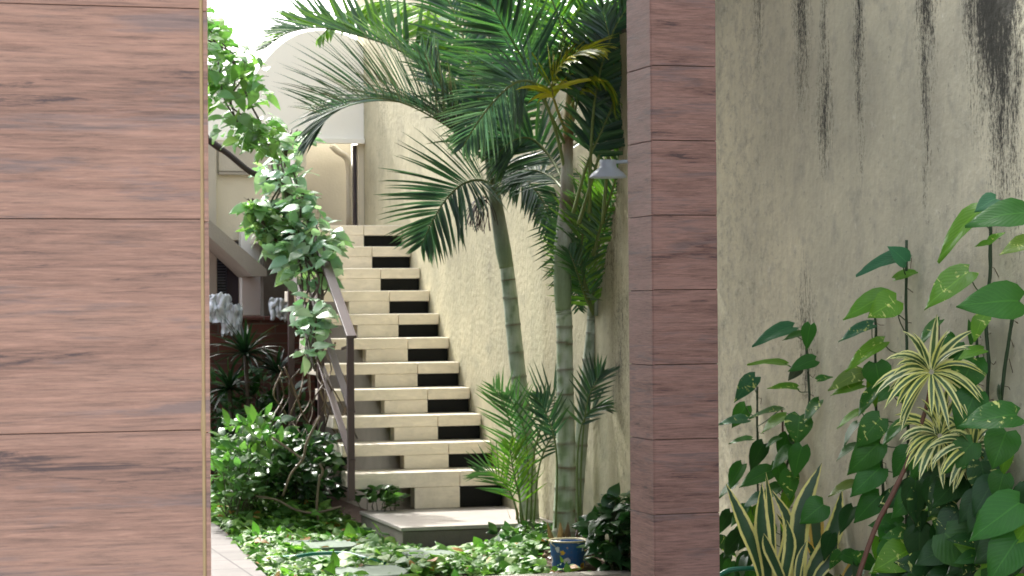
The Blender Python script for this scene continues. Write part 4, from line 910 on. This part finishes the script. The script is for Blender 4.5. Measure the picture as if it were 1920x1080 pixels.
# ground cover
gc = MB(); cnt = 0; tries = 0
slabx = PZ(735, 987, .14).x
def in_path(x, y):
    for i in range(len(edge) - 1):
        a, b_ = edge[i], edge[i + 1]
        if min(a.y, b_.y) <= y <= max(a.y, b_.y) and abs(a.y - b_.y) > 1e-6:
            xe = lerp(a.x, b_.x, (y - a.y) / (b_.y - a.y)); return x < xe + 0.02 and x > xe - 1.7
    return False
stones = [(PZ(a, b_, .05), c_ * 13.3 / FPX / 2) for a, b_, c_ in ((597, 1024, 150), (620, 1052, 160), (690, 1074, 150), (808, 1043, 92))]
while cnt < 14500 and tries < 90000:
    tries += 1
    x = random.uniform(0.4, 4.1); y = random.uniform(11.68, 16.8)
    if y > 15.3 and x > 3.1: continue
    if in_path(x, y): continue
    if x > slabx - 0.02 and y > SY0 - 1.16 and x < 4.2: continue
    if abs(x - bp.x) < .19 and bp.y - .55 < y < bp.y + .14 and (random.random() < .93 or y > bp.y - .1): continue
    bare = mnoise.noise(Vector((x * 2.1, y * 2.1, 9)))
    if x > 2.75 and y < 13.6 and bare > -0.08 and random.random() < .8: continue
    if bare > 0.30 and random.random() < .8: continue
    if any(abs(x - s_.x) < w_ * .92 and abs(y - s_.y) < .17 and random.random() < .96 for s_, w_ in stones): continue
    hh = gh(x, y) + 0.02 + random.random() ** 1.5 * (0.10 + (.16 if y > 14.3 and x < 3.0 else 0)) * (0.55 + mnoise.noise(Vector((x * 1.5, y * 1.5, 2))) * .8)
    d = Vector((random.gauss(0, 1), random.gauss(-.3, 1), random.gauss(.05, .35))).normalized(); nn = Vector((random.gauss(0, .35), random.gauss(-.35, .4), 1)).normalized()
    L_ = random.uniform(.024, .062) if random.random() < .8 else random.uniform(.07, .115); c = Vector((x, y, max(hh, gh(x, y) + .012)))
    gcol = random.choice([(0.11, 0.26, 0.05), (0.16, 0.33, 0.06), (0.07, 0.18, 0.035), (0.21, 0.38, 0.08)])
    if random.random() < .03: gcol = (0.38, 0.20, 0.05)
    gc.heart(c, c + d * L_, nn, L_ * .72, jit(gcol, .2), curl=.2); cnt += 1
tag(gc.build('ground_cover', 'ground_leaf', smooth=True), 'bright green trailing ground cover around the stepping stones', 'ground cover', kind='stuff')
# leaf litter
gl = MB()
for k in range(1700):
    x = random.uniform(1.2, 4.1); y = random.uniform(11.7, 15.0)
    if x > slabx and y > SY0 - 1.16: continue
    if in_path(x, y): continue
    a = random.uniform(0, 6.28); c = Vector((x, y, gh(x, y) + .012)); d = Vector((math.cos(a), math.sin(a), .1)); L_ = random.uniform(.03, .08)
    gl.heart(c, c + d * L_, Vector((random.gauss(0, .3), random.gauss(0, .3), 1)), L_ * .5, jit(random.choice([(0.20, 0.11, 0.06), (0.13, 0.075, 0.04), (0.28, 0.17, 0.07)]), .2), curl=.4, heart=False)
tag(gl.build('leaf_litter', 'leaf', smooth=True), 'fallen brown leaves on the soil', 'leaf litter', kind='stuff')

# ------------------------------------------------------------------ pothos on the right wall
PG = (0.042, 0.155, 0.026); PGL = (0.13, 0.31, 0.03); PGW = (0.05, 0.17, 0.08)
def Wd(x, y, off): return W(x, y, off)
def potleaf(m, st_, bx, by, tx, ty, roll, col, off=.09, wr=.66, attach=None):
    b_ = Wd(bx, by, off); t_ = P(tx, ty, (b_ - EYE).dot(M3 @ Vector((0, 0, -1))) - random.uniform(-.01, .03))
    ax = (t_ - b_).normalized(); nn = TOCAM(b_); nn = (nn - ax * nn.dot(ax)).normalized()
    sgn = 1 if nn.cross(ax).z > 0 else -1
    nn = Matrix.Rotation(R(roll) * -sgn, 3, ax) @ nn
    if nn.z < 0 and roll > 0: nn = Matrix.Rotation(R(2 * roll) * sgn, 3, ax) @ nn
    L_ = (t_ - b_).length
    m.heart(b_, t_, nn, L_ * wr, jit(col, .12), curl=.18, fold=.25)
    if attach is not None:
        a_ = Wd(attach[0], attach[1], .03); mid = a_.lerp(b_, .5) + Vector((-.01, 0, -.01)); st_.tube(catmull([a_, mid, b_ + ax * L_ * .03], 8), [.0026] * 9, 5, c=(0.06, 0.12, 0.04))
def stem(st_, pts, r=.006, off=.03, c=(0.035, 0.075, 0.03)):
    q = catmull([Wd(x, y, off) for x, y in pts], 30); q = [p_ + Vector((0, .010 * mnoise.noise(Vector((p_.z * 9, pts[0][0], 0))), 0)) for p_ in q]
    for i_ in range(2, 29, 3):
        st_.tube([q[i_], q[i_] + Vector((off * .5, random.uniform(-.02, .02), random.uniform(-.02, .01))), q[i_] + Vector((off, random.uniform(-.03, .03), random.uniform(-.05, .0)))], .0016, 4, c=(0.12, 0.08, 0.05))
    st_.tube(q, [r * (1 + .25 * mnoise.noise(Vector((i * .9, pts[0][0], 0)))) for i in range(31)], 7, c=c)
def pvine(label, stems_, leaves, foot):
    t = thing('pothos_vine', tuple(foot), label, 'climbing plant', 'heart-leaved vines climbing the stained wall'); st_ = MB(); lf = MB()
    for s_ in stems_:
        stem(st_, s_[0], *s_[1:])
    for l_ in leaves:
        potleaf(lf, st_, *l_)
    for s_ in stems_:      # smaller leaves tucked against the wall behind the big ones
        for (xa, ya), (xb, yb) in zip(s_[0][:-1], s_[0][1:]):
            for k in range(int(abs(yb - ya) / 55)):
                if yb < 700: continue
                u = random.random(); x = lerp(xa, xb, u); y = lerp(ya, yb, u); a = R(random.gauss(118, 38)); L_ = random.uniform(38, 62); ox = random.uniform(-26, 20)
                potleaf(lf, st_, x + ox, y, x + ox + L_ * math.cos(a), y + L_ * math.sin(a), abs(random.gauss(30, 22)), random.choice([PG, PG, DK, PGL]), .05, .68, (x, y + 22))
    st_.build('stems', 'stem', t, smooth=True); lf.build('leaves', 'pothos', t, smooth=True)
pvine('small heart-leaved vine nearest the slim pillar, tip at the wall stain',
      [([(1512, 628), (1515, 700), (1517, 760), (1500, 800), (1470, 900), (1465, 1060), (1465, 1180)], .006), ([(1420, 725), (1420, 800), (1420, 880), (1424, 1000), (1430, 1190)], .0055), ([(1466, 765), (1468, 830), (1468, 900), (1472, 1100)], .0045, .05, (0.12, 0.06, 0.04))],
      [(1487, 612, 1408, 640, 58, PGW, .1, .6, (1510, 640)), (1520, 608, 1508, 655, 25, PG), (1506, 625, 1466, 634, 60, PG), (1474, 682, 1402, 675, 74, PGL, .12, .6, (1512, 690)), (1495, 726, 1440, 722, 66, PGL, .12, .6, (1514, 735)),
       (1417, 706, 1372, 750, 30, PGW, .1, .6, (1420, 740)), (1532, 712, 1562, 704, 50, PG, .08), (1500, 690, 1478, 712, 20, (0.07, 0.09, 0.05)), (1466, 766, 1403, 776, 74, PG, .1, .6, (1420, 800)), (1402, 786, 1346, 789, 62, PGW),
       (1500, 778, 1492, 834, 5, PG, .1, .95), (1504, 836, 1488, 897, 20, PG, .1, .7), (1482, 882, 1478, 940, 20, PG, .12, .7), (1447, 882, 1384, 906, 42, PG), (1392, 870, 1362, 918, 40, PG), (1462, 820, 1434, 836, 60, PG), (1410, 822, 1366, 826, 70, PG),
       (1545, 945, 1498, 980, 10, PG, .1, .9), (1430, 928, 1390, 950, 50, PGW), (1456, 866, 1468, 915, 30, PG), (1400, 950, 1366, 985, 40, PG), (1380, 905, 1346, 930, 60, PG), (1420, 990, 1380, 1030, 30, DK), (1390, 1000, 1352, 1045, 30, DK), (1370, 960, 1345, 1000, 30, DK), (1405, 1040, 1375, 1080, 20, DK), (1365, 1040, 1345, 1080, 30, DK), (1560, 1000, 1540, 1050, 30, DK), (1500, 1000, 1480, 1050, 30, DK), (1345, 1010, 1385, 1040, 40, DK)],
      Wd(1465, 1260, .1))
pvine('middle heart-leaved vine, tall stem with leaves all pointing down to the left',
      [([(1700, 450), (1699, 560), (1701, 690), (1703, 840), (1700, 1000), (1702, 1250)], .0062), ([(1640, 585), (1642, 650), (1642, 760), (1650, 850), (1655, 920), (1658, 1240)], .006)],
      [(1697, 478, 1604, 506, 66, PGW, .08, .6, (1700, 520)), (1700, 492, 1668, 460, 35, PGW, .1, .9), (1678, 522, 1733, 501, 62, PGL, .08, .6), (1664, 553, 1578, 590, 48, PGL, .12, .62, (1697, 600)), (1682, 562, 1628, 594, 15, PGL, .13, .9, (1698, 625)),
       (1637, 608, 1570, 634, 60, PGW, .12, .6, (1642, 650)), (1657, 640, 1580, 688, 55, PGL, .12, .55, (1690, 665)), (1642, 680, 1652, 735, 5, PG, .12, 1.0), (1617, 698, 1550, 723, 48, (0.16, 0.27, 0.05), .12, .62, (1641, 715)), (1617, 721, 1556, 735, 55, PGL, .12, .6),
       (1644, 728, 1604, 778, 48, PG, .12, .6), (1616, 770, 1566, 797, 66, PGL, .12, .6, (1641, 790)), (1652, 783, 1602, 838, 12, PG, .13, .72, (1702, 791)), (1700, 788, 1648, 830, 58, PG, .1, .6), (1650, 830, 1584, 887, 18, PG, .13, .68, (1703, 838)), (1652, 876, 1591, 927, 18, PG, .13, .68, (1700, 885)),
       (1650, 928, 1598, 978, 18, PG, .13, .7), (1606, 833, 1564, 859, 64, PG), (1608, 792, 1577, 832, 66, PG), (1602, 905, 1551, 926, 60, (0.14, 0.22, 0.04)), (1706, 843, 1670, 893, 18, PG, .13, .8), (1670, 728, 1645, 750, 30, PG, .1, .9, (1700, 760)), (1600, 950, 1570, 1000, 40, DK)],
      Wd(1700, 1290, .1))
pvine('tallest heart-leaved vine on the right, broad cream-splashed leaves beside the black streak',
      [([(1858, 400), (1856, 500), (1850, 600), (1853, 700), (1848, 850), (1850, 1100), (1850, 1300)], .0072), ([(1900, 585), (1890, 650), (1878, 740), (1870, 860), (1868, 1000), (1870, 1300)], .0072), ([(1830, 600), (1832, 700), (1822, 850), (1820, 1300)], .006)],
      [(1840, 390, 1747, 480, 62, PGL, .13, .6, (1856, 430)), (1927, 397, 1810, 411, 48, PG, .18, .66), (1868, 372, 1826, 393, 40, PGW, .16, .9), (1856, 455, 1826, 459, 55, PGL, .12), (1853, 455, 1882, 433, 55, PGL, .12), (1937, 450, 1872, 472, 45, (0.16, 0.27, 0.05), .16, .62),
       (1818, 509, 1729, 572, 45, PGL, .13, .66, (1850, 560)), (1914, 564, 1796, 568, 28, PG, .2, .7, (1930, 575)), (1847, 590, 1822, 637, 45, PGL, .12, .8), (1762, 600, 1717, 647, 62, PG, .12, .62, (1770, 680)), (1908, 778, 1797, 790, 48, PG, .2, .72, (1930, 795)), (1888, 808, 1862, 880, 8, PG, .14, .9),
       (1828, 670, 1792, 745, 8, PG, .13, .82), (1830, 735, 1796, 812, 12, PG, .13, .8), (1845, 655, 1793, 669, 58, PGL, .14, .7), (1882, 888, 1864, 942, 15, PG, .13, .9), (1914, 942, 1813, 1004, 25, PG, .2, .72), (1770, 998, 1842, 1070, 5, (0.045, 0.12, 0.03), .24, .9), (1908, 1010, 1850, 1090, 12, PG, .22, .8),
       (1928, 985, 1896, 1022, 30, PGL, .18, .8), (1795, 640, 1760, 670, 30, PG, .1, .9), (1780, 625, 1790, 655, 40, PG, .1), (1812, 650, 1776, 700, 30, PG, .08, .8), (1925, 640, 1960, 660, 50, PG)],
      Wd(1860, 1330, .1))
# low mass
t = thing('pothos_vine', tuple(Wd(1780, 1300, .1)), 'dense dark heart-leaved mass at the bottom right corner under the striped plant', 'climbing plant', 'heart-leaved vines climbing the stained wall'); st_ = MB(); lf = MB()
for k in range(170):
    x = random.uniform(1650, 1935); y = random.uniform(820, 1140)
    if x < 1700 and y < 930: continue
    if y < 905 and (x > 1870 or x < 1715): continue
    if mnoise.noise(Vector((x * .022, y * .022, 3))) < -.28 and y < 1000: continue
    a = R(random.gauss(115, 30)); L_ = random.uniform(44, 84)
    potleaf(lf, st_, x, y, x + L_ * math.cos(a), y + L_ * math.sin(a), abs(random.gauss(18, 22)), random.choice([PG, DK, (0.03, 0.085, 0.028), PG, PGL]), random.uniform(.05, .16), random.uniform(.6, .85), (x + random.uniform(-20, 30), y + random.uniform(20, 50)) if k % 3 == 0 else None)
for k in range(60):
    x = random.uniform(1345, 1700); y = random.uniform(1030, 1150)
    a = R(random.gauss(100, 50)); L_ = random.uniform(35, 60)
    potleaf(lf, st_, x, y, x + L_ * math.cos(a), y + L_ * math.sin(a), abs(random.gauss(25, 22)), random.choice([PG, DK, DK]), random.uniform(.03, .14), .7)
st_.build('stems', 'stem', t, smooth=True); lf.build('leaves', 'pothos', t, smooth=True)

# ------------------------------------------------------------------ snake plants
def sword(m, pts, wpx, tint=(1, 1, 1), D=10.0, twist=0.0, face=None):
    q = catmull(PP(pts, D), 14); n = len(q) - 1; wd = []
    for i in range(n + 1):
        t = i / n; wd.append(wpx * D / FPX * (0.42 + 0.58 * math.sin(math.pi * min(1, t * 1.25) * .5) ** 1.2 if t < .62 else max(0.02, (1 - ((t - .62) / .38) ** 1.6))))
    f = TOCAM(q[0]) + Vector((twist, 0, 0)); m.strip(q, wd, [f.normalized()] * (n + 1), .22, tint)
def snake(label, lst, foot, D):
    t = thing('snake_plant', tuple(foot), label, 'plant', 'sword-leaved plants at the foot of the wall')
    for pts, w_, tint, dd in lst:
        m = MB(); sword(m, pts, w_, tint, D + dd, random.uniform(-.5, .5)); m.build('leaf', 'snake', t, smooth=True)
Wt = (1, 1, 1); OR = (1.0, .72, .45)
snake('yellow-edged sword-leaved plant right beside the slim pillar, upright wavy leaves',
      [([(1445, 1200), (1430, 1080), (1398, 990), (1361, 906)], 30, Wt, .02), ([(1440, 1200), (1440, 1080), (1428, 990), (1429, 905)], 33, Wt, -.03), ([(1462, 1200), (1462, 1080), (1480, 985), (1447, 918)], 24, Wt, .06),
       ([(1470, 1200), (1452, 1060), (1445, 960), (1436, 885)], 16, Wt, .12), ([(1455, 1200), (1470, 1090), (1482, 1020), (1475, 975)], 26, Wt, -.10), ([(1485, 1200), (1470, 1100), (1442, 1030), (1432, 1000)], 24, Wt, -.14),
       ([(1480, 1200), (1492, 1080), (1478, 1000), (1456, 962)], 15, (1, .9, .7), .16)],
      P(1455, 1212, 10.0), 9.95)
snake('yellow-edged sword-leaved plant with leaves fanning right, one turning orange',
      [([(1500, 1200), (1497, 1070), (1504, 960), (1541, 868)], 40, Wt, .04), ([(1500, 1200), (1520, 1080), (1562, 1000), (1579, 918)], 36, Wt, .0), ([(1515, 1200), (1530, 1090), (1558, 1050), (1571, 1012)], 24, Wt, -.06),
       ([(1560, 1200), (1580, 1100), (1610, 1050), (1650, 1003)], 24, OR, -.08), ([(1575, 1200), (1585, 1080), (1598, 1010), (1612, 960)], 22, (.9, .75, .4), .05), ([(1600, 1200), (1612, 1100), (1620, 1050), (1636, 1000)], 18, OR, -.03),
       ([(1505, 1200), (1525, 1090), (1522, 1030), (1488, 1002)], 14, OR, .12), ([(1530, 1200), (1535, 1060), (1530, 980), (1540, 930)], 30, (.8, .6, .4), .16), ([(1510, 1200), (1496, 1100), (1500, 1050), (1512, 1015)], 16, Wt, -.12)],
      P(1520, 1212, 10.0), 9.9)

# ------------------------------------------------------------------ striped dracaena
DS = 8.55
sg = thing('striped_dracaena', tuple(P(1560, 1300, DS)), 'cream-striped rosette plant leaning on a brown cane in front of the vines', 'plant')
m = MB(); m.tube(catmull(PP([(1540, 1300), (1630, 1020), (1672, 930), (1705, 858), (1735, 770), (1748, 705)], DS), 40), [.010] * 20 + [.0085] * 21, 8, c=(0.16, 0.075, 0.05)); m.build('cane', 'bark', sg, smooth=True)
m = MB(); m.tube(catmull(PP([(1715, 845), (1742, 842), (1765, 825)], DS), 10), .006, 7, c=(0.16, 0.075, 0.05)); m.tube(catmull(PP([(1720, 850), (1780, 868), (1826, 842)], DS), 10), .006, 7, c=(0.16, 0.075, 0.05)); m.build('side_shoot', 'bark', sg, smooth=True)
def rosette(cx, cy, Lpx, n, seed, D=DS):
    rnd = random.Random(seed); m = MB(); c = P(cx, cy, D - .02); right = M3 @ Vector((1, 0, 0)); upv = Vector((0, 0, 1)); fwd = TOCAM(c)
    for k in range(n):
        a = 2 * math.pi * (k * 0.382) + rnd.uniform(-.2, .2); z = rnd.uniform(-.1, .9) ; L_ = Lpx * D / FPX * rnd.uniform(.75, 1.15)
        d = (right * math.cos(a) + upv * (math.sin(a) * .9 + .15) + fwd * z * .8).normalized(); q = c + d * .012; mid = []; dd = d.copy()
        for s_ in range(8): mid.append(q.copy()); q = q + dd * L_ / 7; dd = (dd + Vector((0, 0, -.10 - .09 * abs(math.cos(a))))).normalized()
        nn = (fwd + Vector((0, 0, .8)) + d.cross(fwd) * rnd.uniform(-.4, .4)).normalized(); w_ = rnd.uniform(.024, .032)
        m.strip(mid, [w_ * k_ for k_ in (.5, .8, 1, 1, .92, .75, .45, .04)], [nn] * 8, .35, (1, 1, rnd.uniform(.7, 1.3)))
    m.build('leaf_rosette', 'song', sg, smooth=True)
rosette(1746, 698, 108, 40, 1); rosette(1762, 818, 90, 34, 2, DS + .03); rosette(1826, 838, 84, 30, 3, DS - .04)

for o in bpy.data.objects:
    if '_w' in o: del o['_w']
